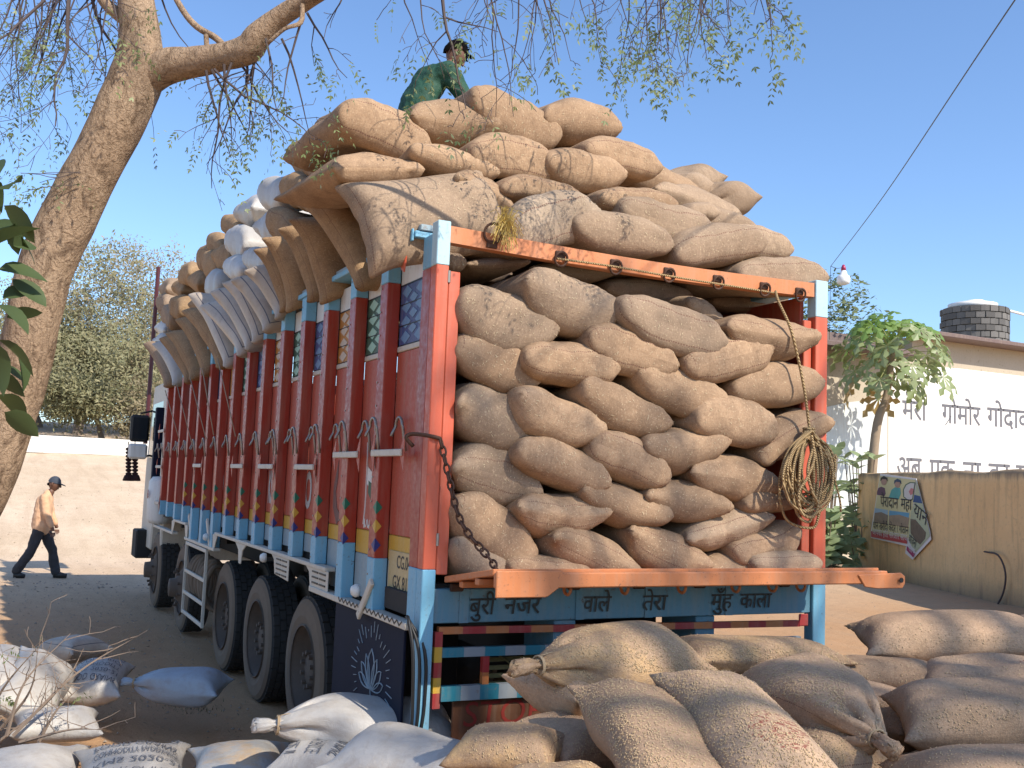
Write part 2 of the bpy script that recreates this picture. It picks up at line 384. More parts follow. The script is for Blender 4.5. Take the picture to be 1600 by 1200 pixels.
def sack(name, A, B, inward, T, mat, mode='end', k=None, flip=None, depth=None, label=None, group=None, cat='sack', sag=.0, cdir=None, amp=.014, parent_kind=None):
    A, B = np.array(A, float), np.array(B, float); half = (B-A)/2; L = np.linalg.norm(half); ea = half/L
    eb = np.array(inward, float); eb = eb-ea*(eb@ea); eb /= np.linalg.norm(eb); ec = np.cross(ea, eb)
    if k is None: k = srs.randint(NP)
    if flip is None: flip = srs.randint(4)
    a, b, c, ca, cb = proto_local(k, mode, flip)
    if flip & 1: pass
    sb = (depth/(2*cb)) if depth else 1.0
    org = (A+B)/2
    Pa = a*L; Pb = b*sb; Pc = c*T
    Pc = Pc+sag*(1-np.clip(a*a, 0, 1.4))*T-sag*.5*T + T*.10*srs.normal()*a*np.clip(1-b*1.5, -1, 1)
    P = Pa[..., None]*ea+Pb[..., None]*eb+Pc[..., None]*ec
    ctr = eb*(cb*sb)
    org = org+ctr; P = P-ctr
    o, V = skin(name, P, mat, None, srs, amp); o.location = org
    tag(o, label, cat, group)
    o_P = P
    return o, P
def printed(o, P, side, lines, mat, u0=.16, u1=.5, v0=.12, v1=.84, rot=0):
    """flat print that follows the cloth: text mapped through the sack's grid"""
    G = P[side]; n = len(lines); mb = MB()
    ext = G.reshape(-1, 3).mean(0)
    for i, (txt, rel) in enumerate(lines):
        vs, fs = text_geo(txt)
        if not vs: continue
        xs = [p[0] for p in vs]; ys = [p[1] for p in vs]; w_ = max(xs)-min(xs)+1e-6; x0 = min(xs)
        hgt = (v1-v0)/n
        out = []
        sx = min((u1-u0)/w_, hgt/.75*rel)
        for x, y in vs:
            uu = (u0+u1)/2+(x-x0-w_/2)*sx; vv = v1-(i+.75)*hgt+y*hgt*.85*rel
            if rot == 1: uu, vv = .58-uu, .96-vv
            if rot == 2: uu, vv = (uu-.3), (vv-.48); uu, vv = .3+vv*.6, .48-uu*1.5
            fu = min(max(uu/.6, 0), .999)*(NU-1); fv = min(max(vv/.96, 0), .999)*(NV-1); iu, iv = int(fu), int(fv); tu, tv = fu-iu, fv-iv
            q = lambda a, b: G[a, b]
            p = (q(iu, iv)*(1-tu)+q(iu+1, iv)*tu)*(1-tv)+(q(iu, iv+1)*(1-tu)+q(iu+1, iv+1)*tu)*tv
            nn = np.cross(q(iu+1, iv)-q(iu, iv), q(iu, iv+1)-q(iu, iv)); nn /= np.linalg.norm(nn)+1e-9
            if nn@(p-ext) < 0: nn = -nn
            out.append(tuple(p+nn*.009))
        mb.add(out, fs)
    t = mb.build('lettering', mat, None); t.parent = o; return t
_tg = {}
def text_geo(txt, bold=0.):
    if (txt, bold) in _tg: return _tg[(txt, bold)]
    c = bpy.data.curves.new('tmp', 'FONT'); c.body = txt; c.size = 1; c.resolution_u = 3; c.offset = bold; o = bpy.data.objects.new('tmp', c); COL.objects.link(o)
    dg = bpy.context.evaluated_depsgraph_get(); me = bpy.data.meshes.new_from_object(o.evaluated_get(dg))
    r = ([(v.co.x, v.co.y) for v in me.vertices], [tuple(p.vertices) for p in me.polygons])
    bpy.data.objects.remove(o); bpy.data.curves.remove(c); bpy.data.meshes.remove(me); _tg[(txt, bold)] = r; return r
def lettering(name, txt, org, ex, ey, size, mat, parent, depth=.003, sx=1., skew=0., bold=0.):
    vs, fs = text_geo(txt, bold); ex, ey = Vector(ex).normalized(), Vector(ey).normalized(); n = ex.cross(ey).normalized(); org = Vector(org)
    mb = MB(); mb.add([org+ex*((x+skew*y)*size*sx)+ey*(y*size)+n*depth for x, y in vs], fs)
    return mb.build(name, mat, parent)
def fit_text(name, txt, org, end, up, size, mat, parent, depth=.003, skew=0., bold=0.):
    vs, fs = text_geo(txt); xs = [v[0] for v in vs]; ex = Vector(end)-Vector(org); sx = ex.length/((max(xs)-min(xs))*size)
    e_ = ex.normalized(); return lettering(name, txt, Vector(org)-e_*(min(xs)*size*sx), e_, up, size, mat, parent, depth, sx, skew, bold)
# ------------------------------------------------------------------ ground
def gz(x, y):
    s = max(0., y-17); r = .098*s if s < 45 else .098*45+.02*(s-45)
    return r
def dirtmat():
    m, nt, n, p = newmat('sandy_dirt'); co = node(nt, 'ShaderNodeTexCoord').outputs['Object']
    big = noisen(nt, co, .35, 6, .6); mid = noisen(nt, co, 3.5, 7, .7); fine = noisen(nt, co, 40, 5, .7)
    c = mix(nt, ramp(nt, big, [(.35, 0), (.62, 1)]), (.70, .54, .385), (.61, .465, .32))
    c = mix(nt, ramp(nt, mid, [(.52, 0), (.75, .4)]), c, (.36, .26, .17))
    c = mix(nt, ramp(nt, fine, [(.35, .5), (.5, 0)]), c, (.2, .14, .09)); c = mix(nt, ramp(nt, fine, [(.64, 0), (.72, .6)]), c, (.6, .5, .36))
    # darker brown towards the truck: ground shade put into the colour
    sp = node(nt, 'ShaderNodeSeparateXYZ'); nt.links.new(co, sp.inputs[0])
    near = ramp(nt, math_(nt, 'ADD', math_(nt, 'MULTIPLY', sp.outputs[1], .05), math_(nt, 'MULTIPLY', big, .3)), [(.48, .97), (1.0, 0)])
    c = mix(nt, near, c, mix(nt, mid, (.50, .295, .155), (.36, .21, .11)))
    rut = noisen(nt, mapping(nt, co, (1.6, .13, 1)), 1.5, 5, .6, .4); c = mix(nt, ramp(nt, rut, [(.47, 0), (.62, .28)]), c, (.40, .28, .18))
    nt.links.new(c, p.inputs['Base Color']); p.inputs['Roughness'].default_value = .95; p.inputs['Specular IOR Level'].default_value = .1
    b0 = bump(nt, p, rut, .35, .03); b = bump(nt, p, mid, .5, .06, b0); bump(nt, p, fine, .6, .012, b); return m
def spaced(a, b, near, fine, coarse):
    out = [a]
    while out[-1] < b: d = abs(out[-1]-near); out.append(out[-1]+fine+d*coarse)
    return out
mb = MB(); XS = spaced(-160, 200, 1, .16, .05); YS = spaced(-40, 330, 3, .16, .05)
for y in YS:
    for x in XS:
        n_ = noise.noise((x*.5, y*.5, 0))*.05+noise.noise((x*1.7, y*1.7, 3))*.025+noise.noise((x*.08, y*.08, 9))*.08
        mb.v.append((x, y, gz(x, y)+n_-.02))
nx = len(XS)
for j in range(len(YS)-1):
    for i in range(nx-1): mb.f.append((j*nx+i, j*nx+i+1, (j+1)*nx+i+1, (j+1)*nx+i)); mb.mi.append(0)
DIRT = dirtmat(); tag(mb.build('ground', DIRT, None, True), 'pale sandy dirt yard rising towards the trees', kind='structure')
# low mud platform under the sack heap
PLATM = plain('mud_plaster', (.30, .21, .14), .95, .4, 6, .6, dist=.02)
def platform(pts, z, name, lab):
    mb = MB(); mb.poly([(x, y, -.1) for x, y in pts], (0, 0, z+.1)); return tag(mb.build(name, PLATM, None, False, .05), lab, kind='structure')
platform([(-.05, -1.3), (.0, -2.3), (.7, -3.4), (2.2, -3.2), (6.5, -1.4), (6.8, .9), (3.6, -.15), (1.4, -.6)], .66, 'loading_platform', 'low mud platform carrying the heap of jute sacks')

# ------------------------------------------------------------------ truck
RED = paint('truck_red', (.34, .033, .013), .42, (.14, .1, .09), .25, .35)
REDL = paint('truck_orange_red', (.55, .10, .045), .45, (.2, .14, .1), .25, .25)
SALM = paint('truck_salmon', (.44, .078, .040), .5, (.25, .17, .12), .45, .4)
BLUE = paint('truck_sky_blue', (.17, .42, .58), .5, (.13, .09, .08), .42, .25, scale=9)
BLUED = paint('beam_blue', (.10, .24, .33), .55, (.10, .07, .06), .5, .4, scale=9)
GREYB = paint('grey_blue', (.27, .36, .40), .55, (.2, .15, .12), .35)
NAVY = plain('navy_blue', (.006, .011, .032), .7, .5, 5, .2, 0, .2)
ORNG = paint('gate_orange', (.58, .20, .07), .5, (.17, .085, .05), .5, .35, scale=9)
CREAM = paint('cream_white', (.58, .53, .44), .55, (.25, .18, .13), .4, .3)
WHITE = paint('white_paint', (.72, .72, .68), .5, (.3, .24, .2), .3, .2)
YEL = paint('yellow_paint', (.62, .36, .04), .5, (.2, .15, .1), .3)
PLATEY = paint('plate_yellow', (.55, .42, .2), .5, (.2, .15, .1), .3)
BLK = plain('black_paint', (.012, .012, .012), .5, .3)
GRN = plain('green_paint', (.01, .16, .09), .5, .3); BLU2 = plain('royal_blue_paint', (.02, .03, .2), .5, .3)
TYREM = plain('tyre_rubber', (.045, .042, .038), .85, .5, 9, .4, dist=.01); DUSTY = plain('dusty_rubber', (.20, .15, .105), .95, .4, 7, .4, dist=.01)
RIMM = plain('rusty_rim', (.13, .095, .07), .8, .5, 9, .4); STEEL = plain('bare_steel', (.35, .32, .28), .45, .4, 30, .3, .6)
CHASS = plain('black_chassis', (.02, .018, .017), .8, .4, 8, .3); RUST = plain('rusty_iron', (.11, .055, .035), .75, .5, 40, .5, .4)
GLASS = plain('dark_glass', (.02, .025, .03), .08, .1, 3, 0)
PRINT = plain('print_black', (.02, .02, .025), .7, .2)

TR = empty('cargo_truck', (0, 0, 0), 'red and blue cargo truck heaped with jute sacks', 'truck')
L0, Wt, ZD, ZT = 9.15, 2.45, 1.31, 3.09
def tp(name, mb, mat, smooth=False, bevel=.004, parent=TR): return mb.build(name, mat, parent, smooth, bevel)
tp('floor', MB().box((.02, .02, 1.22), (Wt-.02, L0, ZD-.004)), CHASS)
tp('front_wall', MB().box((.02, L0-.05, ZD), (Wt-.02, L0, ZT-.02)), RED)
# chassis and axles
mb = MB()
for x in (.78, 1.52): mb.box((x, .35, .82), (x+.1, 11.3, 1.1))
for y in (.4, 1.3, 2.8, 4.2, 5.8, 7.2, 8.6): mb.box((.2, y, 1.1), (2.25, y+.1, 1.215))
tp('chassis', mb, CHASS)
# side wall, near side: posts (channel section) and recessed panels with painted lozenges
def bot(y): return 1.10 if y < 1.4 or 5 < y < 6.65 else 1.262
POSTY = [.53, 1.09, 1.66, 2.22, 2.80, 3.38, 3.96, 4.54, 5.12, 5.70, 6.28, 6.86, 7.44, 8.02, 8.60]
def post(y, w_, top=ZT-.035):
    e = MB(); zb, zr = (1.39 if y < 1 else 1.435), 2.885
    e.box((-.075, y, zb), (0, y+w_, zr)); p = tp('post', e, RED)
    tp('post_foot', MB().box((-.0762, y, bot(y)), (0, y+w_, zb)), BLUE); tp('post_head', MB().box((-.0755, y, zr), (0, y+w_, top)), BLUE)
    return p
bounds = [.05]+POSTY+[L0]
cols = ['blue', 'green', 'orange']; LZ = {'blue': ((.05, .08, .22), (.13, .25, .42)), 'green': (((.04, .11, .07)), (.35, .58, .45)), 'orange': ((.50, .21, .03), (.62, .52, .40))}
LZM = {k: (paint('panel_'+k, a, .5, (.1, .08, .07), .3), paint('lozenge_'+k, b, .5, (.2, .15, .1), .3)) for k, (a, b) in LZ.items()}
for i, y in enumerate(POSTY): post(y, .115)
tp('corner_post', MB().box((-.036, .005, 1.385), (0, .12, 2.885)), RED); tp('post_foot', MB().box((-.0372, .005, 1.10), (0, .12, 1.385)), BLUE); tp('post_head', MB().box((-.0365, .005, 2.885), (0, .12, ZT-.035)), BLUE)
bolt = MB()
for y in POSTY[:8]:
    for z in [1.3+.13*k for k in range(14)]: bolt.box((-.079, y+.09, z-.005), (-.0745, y+.1, z+.005))
tp('rivets', bolt, STEEL, bevel=0)['kind'] = 'stuff'
for i in range(len(bounds)-1):
    y0 = bounds[i]+(.115 if i else .07); y1 = bounds[i+1]
    pn = tp('panel', MB().box((.0, y0, 1.52), (.03, y1, 2.50)), SALM)
    bz = 1.385 if i < 2 else 1.425
    tp('panel', MB().box((.001, y0, bz), (.03, y1, 1.518)), YEL); tp('panel', MB().box((.002, y0, bot(y0)+.04), (.03, y1, bz-.002)), GREYB)
    a, b = LZM[cols[i % 3]]
    tp('panel', MB().box((.002, y0, 2.87), (.03, y1, 3.02)), WHITE)
    lz = tp('lozenge_panel', MB().box((.003, y0, 2.535), (.03, y1, 2.868)), a)
    tp('panel_strip', MB().box((-.004, y0, 2.502), (.02, y1, 2.533)), CREAM)
    if i < 8:
        d = MB(); nrow, ncol = 4, 2; dw, dh = (y1-y0)/ncol, .333/nrow
        for r in range(nrow*2+1):
            for c in range(ncol+1):
                yc = y0+dw*(c+(.5 if r % 2 else 0)); zc = 2.535+dh*r/2
                if r % 2 == 0: continue
                if yc-dw*.4 < y0 or yc+dw*.4 > y1: continue
                s = .36; d.poly([(0, yc-dw*s, zc), (0, yc, zc-dh*.42), (0, yc+dw*s, zc), (0, yc, zc+dh*.42)], (.002, 0, 0))
        for c in range(ncol):
            for r in range(1, nrow):
                yc = y0+dw*(c+0); zc = 2.535+dh*r
                if c: d.poly([(0, yc-dw*.3, zc), (0, yc, zc-dh*.34), (0, yc+dw*.3, zc), (0, yc, zc+dh*.34)], (.002, 0, 0))
        db = d.build('lozenges', b, lz, False, 0)
        for r in (1, 2, 3):
            pass
        g = MB()
        for r in (0, 1.3, 2.7, 4): g.box((-.001, y0, 2.535+dh*r-.003 if r else 2.536), (.0025, y1, 2.535+dh*r+.003))
        g.build('groove', BLK, lz, False, 0)
# top rail over the side, with the lighter lip
tp('top_rail', MB().box((-.085, .12, ZT-.035), (.05, L0, ZT+.0)), BLUE); tp('top_rail', MB().box((-.06, .11, ZT+.002), (.06, L0, ZT+.035)), GREYB)
tp('drip_strip', MB().box((-.1, .13, 3.035), (-.087, .75, ZT+.01)), BLUE)
tp('latch', MB().poly([(-.1, .16, 3.03), (-.1, .24, 3.0), (-.1, .24, 2.90), (-.1, .2, 2.88)], (-.012, 0, 0)), REDL)
# far side wall
for y in POSTY[::1]: tp('post', MB().box((Wt, y, 1.12), (Wt+.07, y+.115, ZT-.035)), RED)
tp('far_side_wall', MB().box((Wt-.03, .05, 1.14), (Wt, L0, 3.02)), SALM); tp('top_rail', MB().box((Wt-.05, .12, ZT-.035), (Wt+.085, L0, ZT+.03)), BLUE)
# painted lozenges on the post feet
LZC = {'g': GRN, 'y': YEL, 'b': BLU2}
for y in POSTY[:12]:
    for k, z in (('g', 1.66), ('y', 1.56), ('b', 1.46)):
        dm = MB(); dm.poly([(-.0765, y, z-.036), (-.0765, y+.055, z), (-.0765, y, z+.036)], (-.002, 0, 0))
        dm.poly([(-.0765, y-.0015, z-.036), (-.045, y-.0015, z), (-.0765, y-.0015, z+.036)], (0, -.002, 0)); tp('painted_lozenge', dm, LZC[k], bevel=0)

# lower side: skirt rail
tp('skirt_rail', MB().box((-.08, .02, 1.085), (-.01, 1.75, 1.12)), CREAM); tp('skirt_rail', MB().box((-.079, 1.42, 1.235), (-.011, 5.0, 1.262)), CREAM); tp('skirt_rail', MB().box((-.079, 5.0, 1.085), (-.011, 6.66, 1.115)), CREAM); tp('skirt_rail', MB().box((-.079, 6.66, 1.235), (-.011, 7.5, 1.262)), CREAM); tp('skirt_rail', MB().box((-.079, 7.5, 1.085), (-.011, 9.1, 1.115)), CREAM)
z = MB(); k = 0
for j in range(30):
    y = .06+j*.035; z.bar((-.082, y, 1.098 if j % 2 else 1.122), (-.082, y+.035, 1.122 if j % 2 else 1.098), .006, .002, (1, 0, 0))
tp('zigzag_trim', z, BLK, bevel=0)
# louvred brackets and drop brackets hanging below the skirt rail
def louvre(y, lab=None):
    m = MB(); x0, x1 = -.07, -.062
    m.poly([(x0, y, 1.24), (x0, y+.52, 1.24), (x0, y+.42, 1.20), (x0, y+.38, 1.10), (x0, y, 1.085)], (.008, 0, 0)); o = tp('bracket', m, CREAM)
    s = MB()
    for j in range(4):
        zz = 1.215-j*.034
        for q in (0, 1): s.box((x0-.006, y+.04+q*.16, zz-.006), (x0-.001, y+.17+q*.16, zz+.004))
    s.build('louvre_slots', BLK, o)
louvre(1.38); louvre(2.32)
tp('bracket', MB().poly([(-.07, 3.66, 1.24), (-.07, 4.12, 1.24), (-.07, 3.97, 1.18), (-.07, 3.93, 1.07), (-.07, 3.85, 1.07), (-.07, 3.81, 1.18)], (.01, 0, 0)), CREAM)
for y, s_ in ((4.9, 1), (6.75, -1), (7.42, 1)): tp('bracket', MB().poly([(-.07, y, 1.24), (-.07, y+.22*s_, 1.24), (-.07, y+.2*s_, 1.11), (-.07, y+.12*s_, 1.11)], (.01, 0, 0)), CREAM)
for y in (5.25, 6.3):
    a = MB(); a.bar((-.06, y, 1.08), (-.06, y+.25, 1.35), .05, .02, (1, 0, 0)); tp('bracket', a, CREAM)
tp('bracket', MB().bar((-.085, .72, 1.06), (-.085, .52, 1.27), .045, .02, (1, 0, 0)), CREAM)
for y in (.72, 2.9, 5.25): tp('side_lamp', MB().lathe([(0, .045), (.024, .04), (.036, .02), (.034, 0), (0, 0)], (-.09, y, 1.2), (-1, 0, 0), 14), WHITE, True, 0)
# rope hooks, tie bars
HK = None
def hook(y, z=2.11):
    pts = [(-.012, y, z-.15), (-.03, y, z-.03)]+[(-.035, y+.05-.05*math.cos(t), z-.02+.05*math.sin(t)) for t in [math.pi*q/6 for q in range(7)]]+[(-.05, y+.1, z-.05), (-.055, y+.105, z-.07)]
    return MB().tube(spline(pts, 2), .008, 6)
hy = .36
for k, y in enumerate([b-.22 for b in bounds[1:]]+[b-.02 for b in bounds[1:-1]]):
    m = hook(y if k % 2 == 0 else y, 2.11)
    if k >= 15: m.v = [(v[0]-.075, v[1]+.0, v[2]) for v in m.v]
    tp('rope_hook', m, STEEL, True, 0)
for (y, z_) in ((.15, 1.95), (.86, 1.945), (1.75, 1.87), (2.85, 1.87), (3.9, 1.87), (5.85, 1.87), (8.65, 2.3), (8.65, 1.85), (8.65, 1.4)):
    m = MB().box((-.1, y, z_-.018), (-.086, y+.46, z_+.018)); tp('tie_bar', m, CREAM)
    for yy in (y, y+.46): m = MB(); m.poly([(-.082, yy-.02, z_-.1), (-.082, yy+.03, z_-.03), (-.082, yy+.03, z_+.03), (-.082, yy-.02, z_+.1)], (-.004, 0, 0)); tp('tie_bar_plate', m, SALM, bevel=0)
# lettering and paintings on the panels
def side_text(t, y, zb, h, mat, sx=.5): lettering('painted_letter', t, (-.002, y, zb), (0, -1, 0), (0, 0, 1), h, mat, TR, .001, sx, 0, .03)
LG = paint('letter_grey', (.5, .5, .47), .6, (.2, .15, .1), .3)
for t, y in (('O', 2.03+.0), ('KS', 3.32-.28+.28), ('T', 4.47), ('O', 5.05), ('I', 5.6)):
    side_text(t, y+.22 if t != 'KS' else y, 1.60, .34, LG, .6 if t != 'KS' else .36)
fl = MB()   # flag streamer painted on the second panel
fl.poly([(-.001, .93, 1.88), (-.001, .83, 1.84), (-.001, .74, 1.72), (-.001, .70, 1.55), (-.001, .76, 1.62), (-.001, .84, 1.74), (-.001, .93, 1.78)], (-.002, 0, 0)); tp('painted_flag', fl, WHITE, bevel=0)
fl = MB(); fl.poly([(-.0035, .90, 1.80), (-.0035, .83, 1.78), (-.0035, .75, 1.66), (-.0035, .80, 1.66), (-.0035, .90, 1.73)], (-.001, 0, 0)); tp('painted_flag', fl, plain('dull_green', (.05, .12, .06), .6), bevel=0)
fl = MB()
fl.tube(spline([(-.002, .95, 2.02), (-.002, .94, 1.7), (-.002, .96, 1.55)], 4), .005, 4); fl.tube(spline([(-.002, .9, 1.98), (-.002, .82, 1.93), (-.002, .8, 1.85), (-.002, .72, 1.8)], 4), .004, 4)
for k in range(6): fl.tube(spline([(-.002, .95-k*.045, 1.53+.02*(k % 2)), (-.002, .94-k*.045, 1.58), (-.002, .93-k*.045, 1.535), (-.002, .91-k*.045, 1.55)], 3), .0035, 4)
tp('painted_script', fl, WHITE, bevel=0)
fl = MB(); fl.poly([(-.001, 1.50, 1.92), (-.001, 1.58, 1.75), (-.001, 1.57, 1.62), (-.001, 1.48, 1.52), (-.001, 1.40, 1.58), (-.001, 1.49, 1.62), (-.001, 1.53, 1.72), (-.001, 1.50, 1.8)], (-.002, 0, 0)); tp('painted_figure', fl, plain('faded_brown_paint', (.2, .10, .08), .7), bevel=0)
pl = tp('number_board', MB().box((-.006, .13, 1.235), (0, .50, 1.44)), PLATEY)
lettering('number', 'CG.04', (-.0065, .37, 1.355), (0, -1, 0), (0, 0, 1), .095, BLK, pl, .001, .8, 0, .01); lettering('number', 'GX 817', (-.0065, .42, 1.25), (0, -1, 0), (0, 0, 1), .095, BLK, pl, .001, .85, 0, .01)
# navy side board with a painted lotus
sb = tp('side_board', MB().box((-.05, .1, .42), (-.035, 1.25, 1.083)), NAVY)
def lot(cy, cz, s):
    m = MB(); X = -.0525
    def petal(bx, bz, ang, L, w_):
        ex = (math.sin(ang), math.cos(ang)); ey = (ex[1], -ex[0]); pts = []
        for k in range(13):
            t = k/12*2-1; u = 1-abs(t); ww = math.sin(math.pi*min(1, abs(t)) ** .8)*w_*(1 if t > 0 else -1); l_ = L*(1-abs(t))
            pts.append((X, cy-(bx+ex[0]*l_+ey[0]*ww)*s, cz+(bz+ex[1]*l_+ey[1]*ww)*s))
        m.tube(pts, .0035, 4)
    petal(0, 0, 0, .34, .085)
    for sg in (-1, 1): petal(.02*sg, 0, .42*sg, .30, .05); petal(.04*sg, 0, .85*sg, .29, .05); petal(.05*sg, 0, 1.25*sg, .28, .04)
    m.tube([(X, cy, cz), (X, cy-.01, cz-.06*s)], .003, 4)
    for k in range(26):
        a = -2.1+4.2*k/25; r0, r1 = .40+.03*math.sin(k*3), .50+.05*math.sin(k*5)
        m.tube([(X, cy-math.sin(a)*r0*s, cz+.12*s+math.cos(a)*r0*s*.85), (X, cy-math.sin(a)*r1*s, cz+.12*s+math.cos(a)*r1*s*.85)], .0025, 4)
    return m
lot(.56, .70, .62).build('lotus_drawing', plain('chalk_blue_paint', (.34, .42, .48), .8, .6), sb)
tp('rear_side_rail', MB().box((-.03, .02, 1.14), (.0, .47, 1.25)), CHASS)
# wheels
TYRE_R = .492
def wheel(y, side, dual):
    s = -1 if side == 'near' else 1; x = .05 if side == 'near' else Wt-.05
    e = empty('wheel', (x, y, TYRE_R)); e.parent = TR
    def mk(xo, nm='tyre'):
        R, w_ = TYRE_R, .27
        prof = [(R*.60, 0), (R*.62, .012), (R*.74, -.004+.0), (R*.90, .004), (R*.965, .022), (R*.985, .035), (R*.985, w_-.035), (R*.965, w_-.022), (R*.9, w_-.004), (R*.7, w_), (R*.6, w_)]
        m = MB(); m.lathe([(r, -s*h) for r, h in prof], (xo, 0, 0), (1, 0, 0), 56, (0, 0, 1)); m.mi = []
        nseg = 56
        for i in range(len(prof)-1): m.mi += [1 if i in (0, 1, 2, 3) else 0]*nseg
        m.cur = 0                                                    # tread blocks
        N = 38
        for k in range(N):
            for q in range(4):
                a = 2*math.pi*(k+(.5 if q % 2 else 0))/N; M = Matrix.Translation((xo-s*(.035+q*.052), 0, 0)) @ Matrix.Rotation(a, 4, 'X')
                x0, x1 = sorted((0, -s*.044)); m.box((x0, -.034, R*.975), (x1, .034, R+.004), M)
        return m.build(nm, [TYREM, DUSTY], e, False)
    t = mk(0)
    if dual: mk(.33*(1 if s < 0 else -1))
    rm = MB(); R = TYRE_R
    if dual: rm.lathe([(R*.60, .0), (R*.625, -.004), (R*.60, .02), (R*.56, .05), (R*.52, .14), (R*.28, .155), (R*.27, .07), (R*.2, .05), (0, .05)], (0, 0, 0), (-s*-1*-1, 0, 0), 32, (0, 0, 1))
    else: rm.lathe([(R*.60, 0), (R*.63, -.01), (R*.56, .03), (R*.5, .05), (R*.3, -.03), (R*.22, -.05), (R*.2, -.12), (0, -.13)], (0, 0, 0), (-s*-1*-1, 0, 0), 32, (0, 0, 1))
    if s < 0: rm.v = [(v[0], v[1], v[2]) for v in rm.v]
    ro = rm.build('rim', RIMM, e, True)
    nm = MB()
    for k in range(10):
        a = 2*math.pi*k/10; rr = R*(.40 if not dual else .235); xx = s*(.03 if not dual else -.06); nm.lathe([(.017, 0), (.017, .035), (0, .035)], (xx, rr*math.sin(a), rr*math.cos(a)), (s, 0, 0), 6)
    nm.build('wheel_nuts', RIMM, e)['kind'] = 'stuff'
    return e
WY = [2.28, 3.70, 5.08, 7.5, 9.68]
for k, y in enumerate(WY):
    for sd in ('near', 'far'): wheel(y, sd, k < 3)
mb = MB()
for y in WY: mb.tube([(.2, y, .505), (2.25, y, .505)], .07, 10); mb.lathe([(0, -.2), (.16, -.12), (.2, 0), (.16, .12), (0, .2)], (1.2, y, .505), (0, 1, 0), 14)
tp('axles', mb, CHASS, True, 0)['kind'] = 'stuff'
# guard frame with coiled hoses between the wheels
gd = MB(); y0, y1 = 5.35, 6.5
for z_ in (.36, .56, .78, 1.06): gd.bar((-.07, y0, z_), (-.07, y1, z_), .022, .035)
for y in (y0, y1): gd.bar((-.07, y, .34), (-.07, y, 1.08), .03, .02)
tp('side_guard', gd, CREAM)
hs = MB()
for k in range(11):
    y = y0+.12+k*.095; hs.tube([(.06+.10*math.cos(t), y+.03*math.sin(t*2+k), .70+.21*math.sin(t)+.02*(k % 3)) for t in [2*math.pi*q/20 for q in range(20)]], .024+.006*(k % 2), 8, close=True)
tp('coiled_hoses', hs, DUSTY, True, 0)['kind'] = 'stuff'
# ---- cab
cb = MB(); cab = [(9.35, .62), (9.35, 2.95), (9.5, 3.02), (11.0, 3.02), (11.25, 2.2), (11.35, 1.9), (11.4, .7), (10.35, .7), (10.25, 1.1), (9.95, 1.22), (9.55, 1.15), (9.4, .8)]
cb.poly([(.06, y, z_) for y, z_ in cab], (2.33, 0, 0)); cabo = tp('cab', cb, CREAM, bevel=.02)
cw = MB(); cw.poly([(.052, 9.75, 1.95), (.052, 9.75, 2.75), (.052, 10.9, 2.75), (.052, 11.1, 1.98)], (.004, 0, 0)); cw.build('side_window', GLASS, cabo)
cw = MB(); cw.poly([(.3, 11.04, 2.95), (2.15, 11.04, 2.95), (2.15, 11.33, 2.05), (.3, 11.33, 2.05)], (0, .012, .0)); cw.build('windscreen', GLASS, cabo)
MB().box((.03, 9.36, 1.1), (.058, 9.74, 2.9)).build('door_panel', CREAM, cabo)
tp('exhaust_stack', MB().box((-.12, 9.22, 1.55), (-.02, 9.34, 2.62)), NAVY, bevel=.01); tp('exhaust_stack', MB().box((-.02, 9.9, 1.5), (.05, 10.05, 2.6)), NAVY, bevel=.01)
P1, P2 = at(247, 418, 0, .1), at(232, 640, 0, .1)
tp('marker_pole', MB().tube([(.1, P1.y-.05, P1.z), (.1, P1.y, 2.2)], .032, 8), plain('maroon_paint', (.09, .015, .02), .5), bevel=0)
m_ = MB(); c0 = at(218, 672, 1, 11.0)
m_.box((c0.x-.13, 10.95, c0.z-.17), (c0.x+.13, 11.06, c0.z+.22)); mo = tp('wing_mirror', m_, BLK, bevel=.03)
MB().box((c0.x-.1, 10.94, c0.z-.13), (c0.x+.1, 10.949, c0.z+.18)).build('mirror_glass', GLASS, mo)
tp('wing_mirror', MB().box((c0.x-.14, 10.9, c0.z-.42), (c0.x+.12, 11.05, c0.z-.2)), WHITE, bevel=.03)
tp('mirror_arm', MB().tube([(c0.x, 11.0, c0.z+.24), (c0.x+.2, 11.05, c0.z+.3), (.1, 11.0, c0.z+.25)], .015, 6).tube([(c0.x, 11.0, c0.z-.4), (.1, 11.0, c0.z-.35)], .015, 6), BLK, bevel=0)
# rounded white tank with a red badge behind the front wheel arch
tk = MB(); A_ = at(240, 838, 0, -.02)
tk.lathe([(0, -.3), (.13, -.29), (.16, -.24), (.17, 0), (.16, .24), (.12, .30), (0, .31)], (-.0, A_.y-.3, 1.42), (0, 0, 1), 20); tko = tp('tank', tk, WHITE, True, 0)
ds = MB(); 
for k in range(8): ds.poly([(-.172, A_.y-.36, 1.5), (-.172, A_.y-.36+.035*math.cos(k*.785-.2), 1.5+.06*math.sin(k*.785-.2)), (-.172, A_.y-.36+.035*math.cos(k*.785+.2), 1.5+.06*math.sin(k*.785+.2))], (-.003, 0, 0))
ds.build('badge', plain('badge_red', (.4, .03, .02), .6), tko)
tp('front_step', MB().box((-.08, 10.75, .55), (.2, 11.2, .95)), CHASS, bevel=.02)
